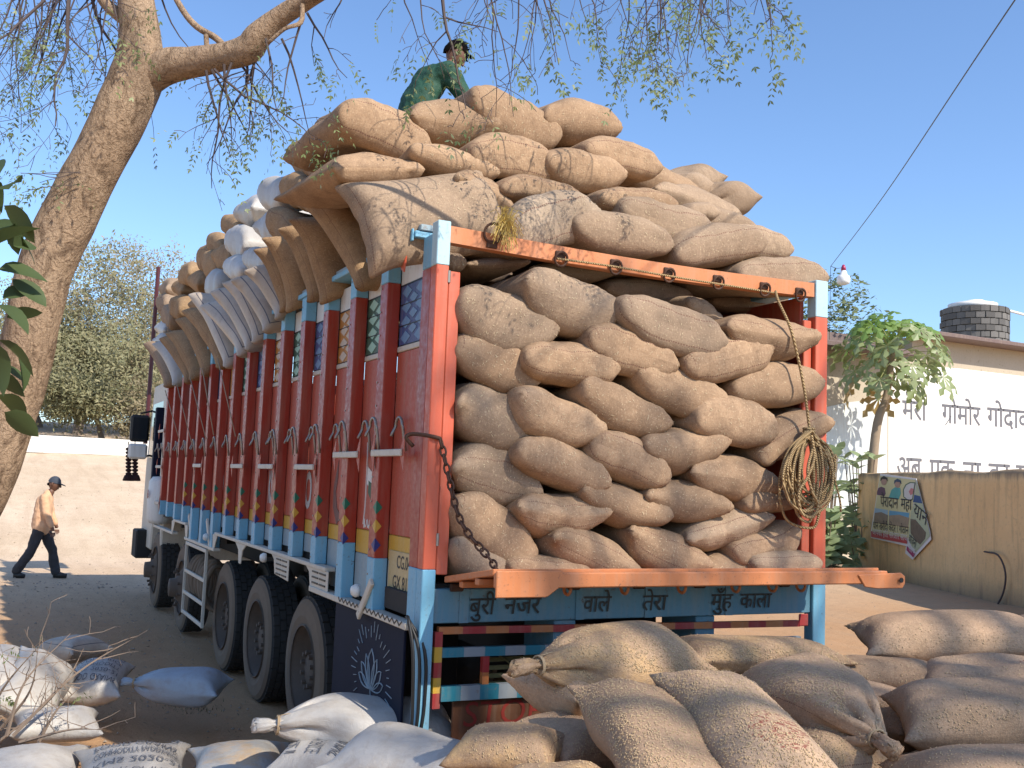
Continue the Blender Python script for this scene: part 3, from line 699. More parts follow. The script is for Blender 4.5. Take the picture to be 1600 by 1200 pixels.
# ---- rear: corner posts, door strips, top bar with rings, sill beam, lowered gate
def rear_post(x0, x1):
    tp('rear_post', MB().box((x0, -.075, 1.385), (x1, .0, 2.885)), REDL); tp('post_head', MB().box((x0-.001, -.076, 2.885), (x1+.001, .001, ZT+.02)), paint('pale_blue', (.42, .63, .70), .5, (.2, .15, .12), .4)); 
    tp('post_foot', MB().box((x0-.001, -.076, .55), (x1+.001, .001, 1.385)), BLUE)
rear_post(-.038, .03); rear_post(Wt-.02, Wt+.075)
tp('door_strip', MB().box((.033, -.07, 1.36), (.095, -.045, 2.86)), REDL); tp('door_strip', MB().box((Wt-.09, -.05, 1.36), (Wt-.03, -.03, 2.86)), REDL)
tp('hinge', MB().tube([(.032, -.072, 2.80), (.032, -.072, 2.86)], .009, 6).tube([(.032, -.072, 1.5), (.032, -.072, 1.56)], .009, 6), STEEL, bevel=0)
tb = MB()
for k in range(16):
    x0 = .03+k*(Wt-.06)/16; x1 = .03+(k+1)*(Wt-.06)/16; zz = lambda x: ZT+.0-.022*math.sin(math.pi*x/Wt)
    vs = [(x, y, zz(x)+dz) for x in (x0, x1) for y, dz in ((-.07, -.085), (-.07, .0), (-.01, .0), (-.01, -.085))]; tb.add(vs, [(0, 1, 5, 4), (1, 2, 6, 5), (2, 3, 7, 6), (3, 0, 4, 7)])
tp('top_bar', tb, ORNG, bevel=0)
RX = (.26, .66, 1.0, 1.35, 1.69, 2.03, 2.3)
for x in RX:
    up = x < .3; zc = ZT-.06+(.05 if up else -.03)
    rr0 = .05 if up else .036; m = MB().tube([(x+rr0*math.cos(t), -.085-.01*math.sin(t), zc+rr0*math.sin(t)) for t in [2*math.pi*q/16 for q in range(16)]], .007, 6, close=True); tp('ring', m, RUST, True, 0)
    tp('ring_clamp', MB().box((x-.03, -.08, ZT-.085), (x+.03, -.068, ZT-.045)), RUST)

bm = tp('sill_beam', MB().box((.031, -.055, 1.125), (Wt-.021, -.0, 1.29)), BLUED)
for x in (.17, .83, 1.26, 1.8): MB().box((x, -.062, 1.125), (x+.05, -.0555, 1.29)).build('sill_rib', BLUED, bm)
for t, px in (('बुरी', (732, 772)), ('नजर', (787, 843)), ('वाले', (910, 953)), ('तेरा', (1003, 1041)), ('मुँह', (1110, 1143)), ('काला', (1156, 1204))):
    a = at(px[0], 960, 1, -.063); b = at(px[1], 960, 1, -.063); fit_text('painted_word', t, (a.x, -.063, 1.165), (b.x, -.063, 1.165), (0, 0, 1), .125, BLK, bm, .0015, .12, .010)
for x in (.14, .42, .80, 1.2, 1.6, 2.2): tp('gate_hinge', MB().tube([(x-.03, -.085, 1.30), (x+.03, -.085, 1.30)], .02, 8), RUST, bevel=0)
# lowered gate, its outer edge a little higher
GY = -.53
def gp(u, v, h=0): return Vector((u, -.09+(GY+.09)*v, 1.325+.075*v+h))
g = MB(); g.add([gp(.07, 0, -.0), gp(Wt-.02, 0, 0), gp(Wt+.03, 1, -.0), gp(.12, 1, 0), gp(.07, 0, .03), gp(Wt-.02, 0, .03), gp(Wt+.03, 1, .03), gp(.12, 1, .03)], [(0, 1, 2, 3), (7, 6, 5, 4), (0, 4, 5, 1), (1, 5, 6, 2), (2, 6, 7, 3), (3, 7, 4, 0)])
gate = tp('lowered_gate', g, ORNG)
g = MB(); g.bar(gp(.12, 1.0, -.02)+Vector((0, -.02, 0)), gp(Wt+.06, 1, -.02)+Vector((0, -.02, 0)), .035, .07); g.build('gate_lip', ORNG, gate, False, .006)
g = MB(); g.poly([gp(.12, 1.06, .02), gp(.12, 1.06, -.10), gp(.38, 1.06, -.10), gp(.44, 1.06, -.06), gp(.46, 1.06, .02)], (0, -.012, 0)); g.build('gate_plate', ORNG, gate, False, .004)
g = MB(); g.poly([gp(2.28, 1.08, -.01), gp(2.33, 1.08, -.075), gp(2.42, 1.08, -.085), gp(2.61, 1.08, -.085), gp(2.63, 1.08, -.06), gp(2.63, 1.08, -.02), gp(2.60, 1.08, .0)], (0, -.012, 0)); gpp = g.build('gate_plate', ORNG, gate, False, .004)
MB().lathe([(0, .0), (.014, 0), (.014, .004), (0, .004)], tuple(gp(2.585, 1.12, -.042)+Vector((0, -.006, 0))), (0, -1, 0), 14).build('bolt_hole', BLK, gate)
for x in (.3, .62, .95, 1.3, 1.65, 1.9, 2.1):
    g = MB(); c = gp(x, .55, -.045); g.tube([(c.x+.0, c.y+.035*math.cos(t), c.z+.035*math.sin(t)-.0) for t in [math.pi+math.pi*q/8 for q in range(9)]], .008, 6); g.build('gate_ring', ORNG, gate, True)
for v in (.3, .7): 
    g = MB(); g.bar(gp(.1, v, -.018), gp(Wt, v, -.018), .04, .03); g.build('gate_stiffener', ORNG, gate, False, .004)
# chain from the post down to the gate corner
cp = spline([(.02, -.085, 2.02), (.045, -.14, 1.85), (.10, -.2, 1.62), (.2, -.34, 1.45), (.185, -.50, 1.375)], 12); Ls = []; acc = 0; last = cp[0]; pts_ = [cp[0]]
for p in cp[1:]:
    if (p-pts_[-1]).length > .034: pts_.append(p)
for i in range(len(pts_)-1):
    a, b = pts_[i], pts_[i+1]; d = (b-a).normalized(); s_ = d.orthogonal().normalized(); s2 = d.cross(s_)
    if i % 2: s_, s2 = s2, s_
    c = (a+b)/2; m = MB().tube([c+d*(.028*math.cos(t))+s_*(.015*math.sin(t)) for t in [2*math.pi*q/10 for q in range(10)]], .0058, 5, close=True); tp('chain_link', m, RUST, True, 0)
tp('chain_hook', MB().tube(spline([(-.08, .02, 1.98), (-.12, .02, 2.02), (-.09, .01, 2.04), (-.03, -.08, 2.03), (.02, -.09, 2.02)], 4), .01, 6), RUST, True, 0)
# under-run frame with striped bars
def stripes(a, b, w_, h_, m1, m2, n, name):
    a, b = Vector(a), Vector(b); m = MB()
    for k in range(n):
        m.cur = k % 2; d = (b-a)/n; m.bar(a+d*k, a+d*(k+1), w_, h_)
    o = m.mesh(name, (m1, m2)); return link(name, o, TR)
OR2 = paint('stripe_orange', (.5, .17, .05), .5); RD2 = paint('stripe_red', (.36, .03, .03), .5); CY = paint('stripe_cyan', (.02, .19, .26), .5); GW = paint('stripe_grey', (.26, .30, .33), .5)  # cyan and grey darkened, the heap's shade put into their colour
stripes((.07, -.04, 1.09), (2.35, -.04, 1.065), .03, .035, OR2, RD2, 18, 'striped_bar')
stripes((.07, -.04, 1.085), (.07, -.04, .72), .04, .035, RD2, YEL, 5, 'striped_bar')
stripes((.09, -.05, .985), (2.35, -.05, .97), .03, .045, CY, GW, 20, 'striped_bar')
stripes((.09, -.05, .79), (2.35, -.05, .77), .04, .07, CY, GW, 22, 'striped_bar')
stripes((.33, -.04, .96), (.33, -.04, .80), .035, .03, RD2, OR2, 2, 'striped_bar')
for x in (.72, 1.62): tp('chassis_end', MB().box((x, -.03, .62), (x+.13, .3, 1.12)), BLUED)
mb = MB(); OLIVE = plain('olive_slats', (.16, .14, .05), .7, .4)
for k in range(5): mb.box((.36, .05, .79+k*.04), (.95, .06, .812+k*.04))
mb.bar((.42, .045, .96), (.66, .045, .8), .03, .006); tp('slatted_grille', mb, OLIVE, bevel=0)
sp = tp('rear_plate', MB().box((.17, -.03, .5), (1.9, -.015, .745)), paint('plate_orange_brown', (.15, .055, .022), .6, (.15, .08, .05), .5))  # plate darkened, the shade of the sacks put into its colour
lettering('sign_word', 'STOP', (.22, -.031, .62), (1, 0, 0), (0, 0, 1), .17, plain('sign_red', (.3, .03, .02), .6), sp, .002, 1.1, .1)
stk = MB()
for k in range(3): stk.tube(spline([(-.085, -.03+.012*k, 1.16), (-.07+.03*k, -.08, 1.0), (-.06+.03*k, -.082, .75), (-.06+.02*k, -.08, .58)], 5), .009, 5)
tp('black_straps', stk, BLK, True, 0)
tp('mud_flap', MB().box((.05, .9, .25), (.6, .92, 1.1)), CHASS)
tp('reflector', MB().box((2.34, -.06, 1.05), (2.41, -.05, 1.12)), RD2)
# ------------------------------------------------------------------ sacks
J1 = sackmat('jute', (.47, .315, .197), (.355, .232, .143), (.17, .11, .072))
J2 = sackmat('jute_grey', (.43, .31, .212), (.335, .236, .16), (.20, .145, .10))
J3 = sackmat('jute_dusted', (.56, .375, .24), (.45, .295, .187), (.24, .17, .11), husk=.4)
J4 = sackmat('jute_golden', (.50, .335, .21), (.41, .27, .17), (.24, .16, .095), husk=.5, gold=.55)
J5 = sackmat('jute_marked', (.46, .36, .26), (.38, .28, .2), (.24, .18, .13), stain=((.32, .42, 0), .12), husk=.4)
J5B = sackmat('jute_marked_two', (.53, .365, .24), (.43, .29, .19), (.24, .18, .13), stain=((.30, .30, 0), .12), husk=.4)
JS = sackmat('jute_brown', (.44, .29, .16), (.35, .22, .12), (.2, .13, .08))
W1 = sackmat('white_bag', (.53, .50, .46), (.46, .43, .39), (.34, .28, .22), white=True)
W2 = sackmat('white_bag_bordered', (.50, .415, .325), (.43, .35, .27), (.32, .25, .19), white=True, border=True)
NTH = 'first second third fourth fifth sixth seventh eighth ninth tenth eleventh twelfth thirteenth fourteenth fifteenth sixteenth seventeenth eighteenth nineteenth'.split()
# the wall of sacks in the open back: rows from the top, (left tip, right tip, thickness) measured on a 2.286x enlargement of the opening
ROWS = [
 [((142, 168), (525, 352), 215, 0), ((420, 130), (762, 266), 190, 0), ((765, 215), (1140, 338), 168, 0), ((1000, 195), (1130, 262), 95, .25), ((1140, 292), (1472, 348), 160, 0)],
 [((133, 330), (464, 500), 180, 0), ((428, 390), (756, 466), 160, 0), ((650, 320), (967, 430), 160, 0), ((992, 402), (1313, 372), 160, 0), ((1162, 508), (1490, 500), 155, .02)],
 [((135, 560), (474, 700), 205, 0), ((398, 545), (702, 690), 160, 0), ((628, 505), (934, 672), 160, 0), ((818, 482), (1146, 540), 160, 0), ((1028, 600), (1320, 672), 160, 0), ((1250, 745), (1506, 600), 150, .02)],
 [((112, 775), (477, 892), 195, 0), ((388, 735), (720, 848), 165, 0), ((660, 700), (940, 842), 155, 0), ((855, 700), (1157, 756), 155, 0), ((1022, 835), (1330, 850), 155, 0), ((1205, 930), (1380, 905), 95, .05)],
 [((125, 950), (467, 1102), 180, 0), ((390, 968), (724, 962), 150, 0), ((618, 885), (942, 988), 140, 0), ((853, 880), (1160, 966), 140, 0), ((998, 1060), (1308, 985), 130, 0)],
 [((78, 1110), (390, 1170), 160, -.02), ((365, 1142), (668, 1172), 95, .03), ((512, 1065), (848, 1168), 135, 0), ((790, 1040), (1088, 1150), 145, 0), ((985, 1172), (1300, 1160), 105, .03), ((1170, 1095), (1402, 1040), 130, .03), ((1240, 1150), (1470, 1120), 100, .0)],
]
def zpt(p, y): return at(640+p[0]/2.2857, 380+p[1]/2.2857, 1, y)
for r, row in enumerate(ROWS):
    for c, (a, b, th, dy) in enumerate(row):
        y = (-.17 if c else -.10)+dy+rng.uniform(-.02, .02); A, B = zpt(a, y-.01), zpt(b, y+.01)
        Z = float((np.array((A+B)/2)-CAM)@FW); T = th/2.2857*Z/FPX*1.16
        inw = (rng.uniform(-.12, .12) if c else .2, 1, rng.uniform(-.06, .06))
        if c == 0: y -= .03; A.x = max(A.x, .10)
        lab = 'brown jute sack, %s from left in the %s row of the open back' % (NTH[c], NTH[r] if r < 5 else 'bottom')
        sack('jute_sack', A, B, inw, T, (J1, J1, J2)[rng.randrange(3)], label=lab, group='jute sacks stacked in the open back of the truck', depth=.95, sag=rng.uniform(-.12, .12))
# dim sacks under the top bar
for i, (a, b, th, y) in enumerate([((200, 75), (432, 70), 70, .25), ((430, 105), (760, 90), 75, .45), ((715, 150), (1010, 170), 110, .5), ((1090, 190), (1360, 200), 95, .5), ((120, 60), (208, 55), 85, .1), ((620, 80), (1000, 110), 80, .62), ((960, 120), (1380, 140), 90, .68)]):
    A, B = zpt(a, y), zpt(b, y); Z = float((np.array(A)-CAM)@FW)
    sack('jute_sack', A, B, (0, 1, 0), th/2.2857*Z/FPX, J2, label='dim jute sack, %s from left in the gap under the orange bar' % NTH[[1, 2, 4, 6, 0, 3, 5][i]], group='sacks in the shade under the top bar', depth=.9)
# heap above the rear bar: (left tip, right tip, thickness, depth y, material, label); on a 2.5x enlargement from (480, 0)
def z2(p, y): return at(480+p[0]/2.5, p[1]/2.5, 1, y)
TOPS = [
 ((130, 430), (497, 565), 190, .55, J1, 'big sunlit jute sack at the left end of the topmost row'),
 ((412, 435), (765, 490), 190, .55, J1, 'sunlit jute sack directly below the man in green, topmost row'),
 ((655, 385), (994, 515), 195, .60, J1, 'highest jute sack of the heap, right of the man in green'),
 ((930, 430), (1230, 505), 180, .60, J1, 'jute sack at the right end of the topmost row'),
 ((1100, 560), (1402, 640), 140, .45, J1, 'jute sack sloping down right of the topmost row towards the tied bundles'),
 ((95, 645), (460, 660), 155, .36, J1, 'jute sack at the left end of the second row, above the big grey one'),
 ((412, 605), (752, 640), 135, .38, J1, 'second jute sack from the left in the second row of the heap'),
 ((648, 565), (978, 632), 175, .40, J1, 'third jute sack from the left in the second row of the heap'),
 ((955, 612), (1252, 700), 150, .38, J1, 'fourth jute sack from the left in the second row of the heap'),
 ((580, 690), (824, 800), 150, .22, J1, 'jute sack tilted down between the big grey one and the yellow straw'),
 ((762, 735), (1080, 755), 115, .25, J1, 'small looking jute sack above the one with the dark red smear'),
 ((805, 880), (1150, 800), 200, .02, J5, 'grey jute sack with a dark red smear beside the yellow straw tuft'),
 ((1148, 780), (1440, 770), 115, .22, J1, 'pale jute sack behind and above the two dull grey ones'),
 ((1235, 815), (1582, 885), 165, .14, J2, 'dull jute sack lying over another, right of the red smeared one'),
 ((1048, 880), (1434, 925), 160, .02, J2, 'dull jute sack resting on the middle of the orange top bar'),
 ((1450, 965), (1802, 950), 165, .05, J2, 'jute sack resting on the right part of the orange bar'),
 ((1700, 1065), (2037, 1070), 150, .03, J2, 'rightmost jute sack, overhanging the end of the orange bar'),
 ((1480, 830), (1612, 825), 80, .30, J2, 'little visible jute sack tip below the tied bundles'),
 ((600, 930), (890, 960), 110, .2, J2, 'shaded jute sack behind the yellow straw tuft'),
 ((1500, 830), (1800, 900), 120, .45, J2, 'half hidden jute sack behind the right part of the heap'),
 ((1240, 660), (1560, 740), 170, .75, J1, 'jute sack filling the shoulder just left of the tied bundles'),
 ((900, 540), (1230, 600), 150, .95, J1, 'jute sack glimpsed behind the right end of the top rows'),
 ((1360, 740), (1700, 830), 150, .60, J2, 'jute sack under the tied bundles on the right shoulder'),
 ((1600, 900), (1900, 985), 130, .40, J2, 'jute sack behind the rightmost ones over the orange bar'),
]
for a, b, th, y, m, lab in TOPS:
    A, B = z2(a, y-.02), z2(b, y+.02); Z = float((np.array((A+B)/2)-CAM)@FW)
    sack('jute_sack', A, B, (rng.uniform(-.1, .1), 1, .04), th/2.5*Z/FPX*1.13, m, label=lab, group='jute sacks heaped above the rear bar', depth=.95, sag=rng.uniform(-.05, .15))
# tied bundles at the right of the heap
STR = plain('jute_string', (.45, .33, .2), .95, .4, 60, .5)
def tied(name, E1, E2, W_, T, mat, lab, group, up=(0, 0, 1), k=TIED, cat='sack', string=True, amp=.014, roll=0., flipx=0):
    """E1: tied mouth, E2: closed end"""
    E1, E2 = np.array(E1, float), np.array(E2, float); d = E2-E1; L = np.linalg.norm(d); d /= L
    u = np.array(up, float); u = u-d*(u@d); u /= np.linalg.norm(u); s = np.cross(d, u)
    if roll: c_, s_ = math.cos(roll), math.sin(roll); u, s = u*c_+s*s_, s*c_-u*s_
    X = PROTO[k].copy(); x, y, z = X[..., 0], -X[..., 1], X[..., 2]
    if flipx: x = -x
    z = z-(z.max()+z.min())/2
    y = y/(y.max()-y.min())*L; y = y-(y.max()+y.min())/2; x = x/(x.max()-x.min())*W_; z = z/(z.max()-z.min())*T
    P = x[..., None]*s+y[..., None]*d+z[..., None]*u
    org = (E1+E2)/2
    if k in (TIED, TIED2):
        e = empty(name, org, lab, cat, group); o, V = skin('bag', P, mat, e, srs, amp)
        j = NV-SPEC[k]['tj']-1; ring = P[:, :, j].reshape(-1, 3); c = ring.mean(0); r = max(np.linalg.norm(ring-c, axis=1))+.004
        if string:
            m = MB()
            for q in range(2): m.tube([Vector(c+d*(.007*q)+(s*math.cos(t)+u*math.sin(t))*r) for t in [2*math.pi*i/14 for i in range(14)]], .004, 5, close=True)
            m.tube(spline([c+u*r, c+u*(r+.02)+d*.06+s*.02, c+u*(r*.9)+d*.13-s*.01, c+u*(r*.5)+d*.16-s*.08], 4), .003, 4)
            st = m.build('tie_string', STR, None, True); st.parent = e
        return e, P
    o, V = skin(name, P, mat, None, srs, amp); o.location = org; tag(o, lab, cat, group); return o, P
def ax(p1, p2, z1, z2): return atd(*p1, z1), atd(*p2, z2)
for p1, p2, z_, w_, t_, lab in [((1036, 297), (1074, 297), 6.9, .5, .24, 'jute bundle with a knotted mouth, right shoulder of the heap'), ((1030, 300), (1096, 284), 7.2, .5, .26, 'tied jute bundle behind the knotted one at the right shoulder'), ((1090, 312), (1150, 315), 7.0, .45, .26, 'rightmost tied jute bundle on top of the heap')]:
    A, B = ax(p1, p2, z_, z_+.35); tied('jute_sack', A, B, w_, t_, J2, lab, 'tied bundles on the right of the heap', k=TIED2)
# big sack hung over the rear left corner
sack('jute_sack', at(527, 284, 1, .42), at(580, 428, 1, .20), np.array(at(757, 325, 1, .30))-np.array(at(553, 355, 1, .3)), .26, J2, k=PL2, flip=0, depth=.85,
     label='big pale jute sack draped over the rear left corner of the truck', group='sacks draped over the left rail', sag=.3)
# flaps over the left rail, counted forward from the rear corner: (outer top px, lower px, material)
FL = [((472, 305), (556, 455), JS), ((455, 342), (497, 476), JS), ((434, 356), (480, 473), JS), ((412, 372), (446, 490), JS), ((396, 390), (438, 487), JS), ((381, 420), (430, 500), W2), ((362, 432), (410, 520), W2), ((347, 441), (396, 534), W2), ((328, 458), (384, 545), W2),
      ((312, 472), (370, 558), W2), ((294, 467), (350, 566), W2), ((284, 487), (338, 571), JS), ((273, 503), (316, 584), JS), ((259, 519), (296, 596), JS), ((249, 528), (288, 598), JS), ((237, 537), (270, 601), W1), ((223, 538), (256, 602), J2)]
LAST = None
for i, (t, b, m) in enumerate(FL):
    A = at(*t, 0, -.34); B = at(*b, 0, -.15); inw = (1, .15, .22)
    lab = ('white printed bag' if m in (W1, W2) else 'brown jute sack')+' draped over the left rail, %s counting forward' % NTH[i]
    o, P = sack('white_bag' if m in (W1, W2) else 'jute_sack', A, B, inw, .25, m, mode='side', k=(SLIM, SLIM2)[i % 2], flip=0, depth=.62, label=lab, group='sacks draped over the left rail', cat='sack', amp=.01)
    if m is W2 and i in (5, 6, 9):
        e = empty('white_bag', o.location, o['label'], 'sack', o['group']); o.parent = e; o.location = (0, 0, 0); o.name = 'bag'
        for k_ in ('label', 'category', 'group'): del o[k_]
        for sd in (0, 1): printed(e, P, sd, [('FOOD GRAINS', 1), ('COMMODITY', 1), ('PADDY-RICE', 1), ('KMS 2020-21', .8)], PRINT, rot=0, v0=.2, v1=.75)
# ends of sacks in the tiers above them: (left, top, right, bottom px, plane x, material)
TI = [(484, 176, 540, 240, .12, J1), (436, 218, 498, 280, .06, JS), (468, 238, 524, 300, -.02, J1), (494, 240, 560, 310, -.03, J1), (408, 272, 450, 316, .03, JS), (392, 276, 448, 334, -.02, W1), (432, 272, 480, 328, -.06, JS), (352, 300, 406, 356, .04, W1),
      (336, 350, 402, 412, -.04, W1), (388, 326, 436, 384, -.06, W1), (406, 326, 460, 384, -.1, JS), (456, 294, 520, 352, -.12, JS), (342, 336, 372, 374, .06, JS), (316, 366, 350, 404, .05, JS), (322, 378, 362, 430, -.03, JS), (298, 384, 336, 428, .03, JS), (306, 396, 344, 440, -.03, JS),
      (270, 408, 304, 446, .04, JS), (284, 422, 318, 460, -.03, JS), (310, 420, 354, 470, -.08, W1), (338, 400, 388, 442, -.1, W1), (376, 388, 412, 430, -.1, W1), (262, 428, 288, 470, .02, JS), (256, 458, 290, 502, -.04, JS), (246, 474, 272, 516, -.05, J2), (286, 452, 322, 494, -.1, JS), (232, 498, 266, 528, -.08, W1), (230, 518, 262, 546, -.12, W1), (240, 430, 268, 476, .08, J2), (238, 455, 262, 500, .04, J2)]
order = sorted(range(len(TI)), key=lambda i: -TI[i][0])
for n_, i in enumerate(order):
    l, t, r, b, xp, m = TI[i]; ym = (t+b)/2+rng.uniform(-2, 2); A = at(l, ym-4, 0, xp); B = at(r, ym+5, 0, xp+.03); Z = float((np.array(B)-CAM)@FW)
    if (B-A).length > .8: c_ = (A+B)/2; A, B = c_+(A-c_)*(.8/(B-A).length), c_+(B-c_)*(.8/(B-A).length)
    T = (b-t)*Z/FPX*1.12
    sack('white_bag' if m is W1 else 'jute_sack', B, A, (1, 0, .03), min(T, .36), m, k=rng.randrange(9), depth=.95, label='%s end in the upper left tiers, %s of thirty from the rear' % ('white bag' if m is W1 else 'brown jute sack', (NTH+['twentieth']+['twenty-'+q for q in NTH[:9]]+['thirtieth'])[n_]), group='sack ends in the upper tiers of the left side')
# middle of the load, only its crest can be seen past the front rows
proto_mid = None
for j in range(9):
    for i in range(4):
        c = (.35+i*.58, 1.35+j*.92, 3.28+.42*math.exp(-((i-1.3)/2.2)**2)+(.0 if j < 8 else -.1))
        if proto_mid is None:
            proto_mid, _ = sack('jute_sack', (c[0]-.3, c[1]-.45, c[2]), (c[0]+.3, c[1]-.45, c[2]), (0, 1, 0), .34, J2, k=0, depth=.95, label='hidden jute sack in the middle of the load, first from left, first row back', group='sacks in the middle of the load'); base_c = Vector(c)
            off = proto_mid.location-base_c
        else:
            q = proto_mid.copy(); COL.objects.link(q); q['label'] = 'hidden jute sack in the middle of the load, %s from left, %s row back' % (NTH[i], NTH[j]); q.location = Vector(c)+off; q.rotation_euler = (rng.uniform(-.06, .06), rng.uniform(-.1, .1), rng.uniform(-.12, .12)+(math.pi if rng.random() < .5 else 0))

# heap in front, right: jute
GR = 'jute sacks heaped behind the truck'
def laid(p1, z1, p2, z2, w_, t_, mat, lab, k, name='jute_sack', grp=GR, roll=0., flipx=0, up=(0, 0, 1), amp=.016):
    A, B = atd(*p1, z1), atd(*p2, z2); return tied(name, A, B, w_, t_, mat, lab, grp, up, k=k, roll=roll, flipx=flipx, amp=amp)
laid((800, 1046), 4.1, (1070, 1026), 4.7, .44, .28, J4, 'long jute sack with knotted mouth at its left, lying nearest the bumper', TIED, roll=.15)
laid((1048, 1022), 4.85, (1306, 1024), 5.0, .46, .19, J4, 'jute sack covered in golden husk behind the rest, under the beam lettering', PL1)
laid((975, 1082), 4.05, (1098, 1275), 3.2, .50, .25, J3, 'grain dusted jute sack at the bottom centre, rounded top', PL3, roll=-.1)
laid((1098, 1062), 4.05, (1262, 1262), 3.2, .48, .26, J5B, 'jute sack with red scribble lying diagonally towards the camera', PL2, roll=-.12)
laid((1402, 1175), 3.6, (1215, 1052), 4.5, .50, .27, J3, 'jute sack with gathered and knotted mouth at the lower right', TIED2, roll=-.1)
laid((1285, 1048), 4.95, (1478, 1062), 4.8, .44, .18, J1, 'pale jute sack behind the one with the gathered mouth', PL2)
laid((1335, 1000), 5.3, (1640, 995), 5.2, .46, .24, J3, 'plump jute sack at the top right of the heap in front of the yellow wall', PL3, roll=.2)
laid((1395, 1122), 4.15, (1690, 1108), 4.05, .46, .25, J3, 'jute sack with a curved seam at the right edge, below the plump one', PL1, roll=.2)
laid((1440, 1062), 4.8, (1720, 1062), 4.6, .46, .18, J5B, 'jute sack with a red mark wedged under the plump one at the right', 3)
laid((715, 1166), 3.9, (880, 1178), 3.8, .42, .16, J4, 'husk covered jute sack at the bottom, below the word stop', SLIM, roll=.05)
laid((845, 1140), 4.25, (945, 1190), 3.9, .4, .2, J3, 'shaded jute sack squeezed under the long knotted one', SLIM2)
laid((1425, 1225), 3.45, (1700, 1215), 3.5, .5, .2, J3, 'jute sack cut off at the bottom right corner', PL2)
laid((775, 1240), 3.35, (950, 1240), 3.3, .45, .18, J4, 'husk covered jute sack cut off at the bottom edge, left of centre', PL1)
laid((1572, 985), 6.1, (1760, 1000), 6.0, .5, .22, J2, 'jute sack just peeking in at the right edge behind the plump one', 2)
laid((1540, 1050), 5.3, (1760, 1040), 5.2, .6, .24, J5B, 'jute sack with red stains at the far right edge', 6)
# lower layer of the heap
for i, (p1, z1, p2, z2, of) in enumerate([((835, 1075), 4.15, (1030, 1105), 4.6, 'long knotted sack near the bumper'), ((1060, 1075), 4.75, (1330, 1085), 4.8, 'golden husk covered sack'), ((1010, 1200), 3.7, (1210, 1110), 4.3, 'two middle sacks of the heap'), ((1190, 1150), 4.2, (1360, 1215), 3.6, 'sack with the gathered mouth'), ((1390, 1075), 4.95, (1640, 1090), 4.9, 'plump sack by the yellow wall'),
   ((1440, 1165), 4.2, (1680, 1175), 4.1, 'sack with the curved seam'), ((1290, 1095), 4.7, (1450, 1140), 4.3, 'pale sack behind the gathered mouth'), ((1150, 1300), 3.3, (1330, 1260), 3.4, 'red scribbled sack'), ((940, 1290), 3.4, (1120, 1330), 3.2, 'rounded sack at the bottom centre'), ((1380, 1290), 3.5, (1600, 1280), 3.5, 'sack at the bottom right corner'), ((740, 1240), 3.95, (900, 1260), 3.9, 'husk covered sack under the word stop')]):
    laid(p1, z1+.1, p2, z2+.1, .5, .26, (J3, J4)[i % 2], 'jute sack in the lower layer beneath the '+of, (PL1, PL2, PL3, 2)[i % 4])
# white bags in front, left
GW_ = 'white bags lying in front of the truck'
e1, P = laid((388, 1130), 5.0, (715, 1136), 5.35, .54, .27, W1, 'white bag with a pinched ear at its left end, lying on two others', TIED, 'white_bag', GW_, roll=.1)
laid((535, 1168), 4.75, (775, 1228), 4.4, .50, .24, W1, 'bluish white bag overlapping the one with the pinched ear', PL3, 'white_bag', GW_, roll=.2)
def printed_bag(p1, z1, p2, z2, w_, t_, lab, lines, k, roll=0., rot=0, mat=W1, sides=(0, 1), grp=GW_, u0=.1, u1=.5, v0=.12, v1=.84):
    o, P = laid(p1, z1, p2, z2, w_, t_, mat, lab, k, 'white_bag', grp, roll=roll)
    if o.type == 'MESH':
        e = empty('white_bag', o.location, lab, 'sack', grp); o.parent = e; o.location = (0, 0, 0); o.name = 'bag'
        for k_ in ('label', 'category', 'group'):
            if k_ in o: del o[k_]
    else: e = o
    for sd in sides: printed(e, P, sd, lines, PRINT2, rot=rot, u0=u0, u1=u1, v0=v0, v1=v1)
    return e
PRINT2 = plain('faded_print', (.16, .16, .17), .8, .5, 60)
LINES = [('GOVT. OF INDIA', .7), ('KMS 2020-21', .8), ('COMMODITY PADDY-RICE', 1), ('FOOD GRAINS', 1.1), ('NET WT. 50 KG', .7)]
printed_bag((460, 1185), 5.15, (585, 1195), 5.0, .60, .24, 'printed white bag pinned under the bag with the pinched ear', LINES[1:4], PL1)
laid((372, 1165), 5.75, (378, 1295), 4.8, .56, .24, sackmat('white_bag_grainy', (.53, .51, .47), (.46, .44, .40), (.36, .28, .18), white=True, gold=.6), 'white bag with spilt yellow grain on it, bottom row', PL1, 'white_bag', GW_)
printed_bag((212, 1166), 5.7, (198, 1300), 4.8, .62, .25, 'white bag printed food grains commodity paddy, lettering upside down, bottom row', LINES, PL2, v0=.06, v1=.6, rot=1)
laid((52, 1172), 5.7, (30, 1300), 4.8, .6, .23, W1, 'white bag at the bottom left corner of the picture', PL2, 'white_bag', GW_)
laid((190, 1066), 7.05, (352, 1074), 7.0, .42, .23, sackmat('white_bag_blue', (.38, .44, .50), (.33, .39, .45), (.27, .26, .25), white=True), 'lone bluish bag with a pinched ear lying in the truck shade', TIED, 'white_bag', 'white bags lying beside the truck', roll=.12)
GL = 'white bags piled at the left edge'
printed_bag((82, 1030), 7.0, (25, 1120), 6.25, .46, .24, 'large bright white bag leaning on the pile behind the dry twigs', [], PL3, roll=-.5, sides=(), grp=GL)
laid((15, 1132), 6.1, (158, 1128), 6.3, .5, .18, W1, 'flat white bag under the large bright one, edge stitched', SLIM, 'white_bag', GL)
printed_bag((135, 1090), 6.9, (165, 1040), 7.5, .42, .24, 'shaded white bag with lines of black print beside the lone bluish bag', [('FOOD GRAINS', 1), ('KMS 2020-21', 1), ('COMMODITY', 1), ('PADDY-RICE', 1), ('NET WT. 50 KG', 1)], PL2, grp=GL)
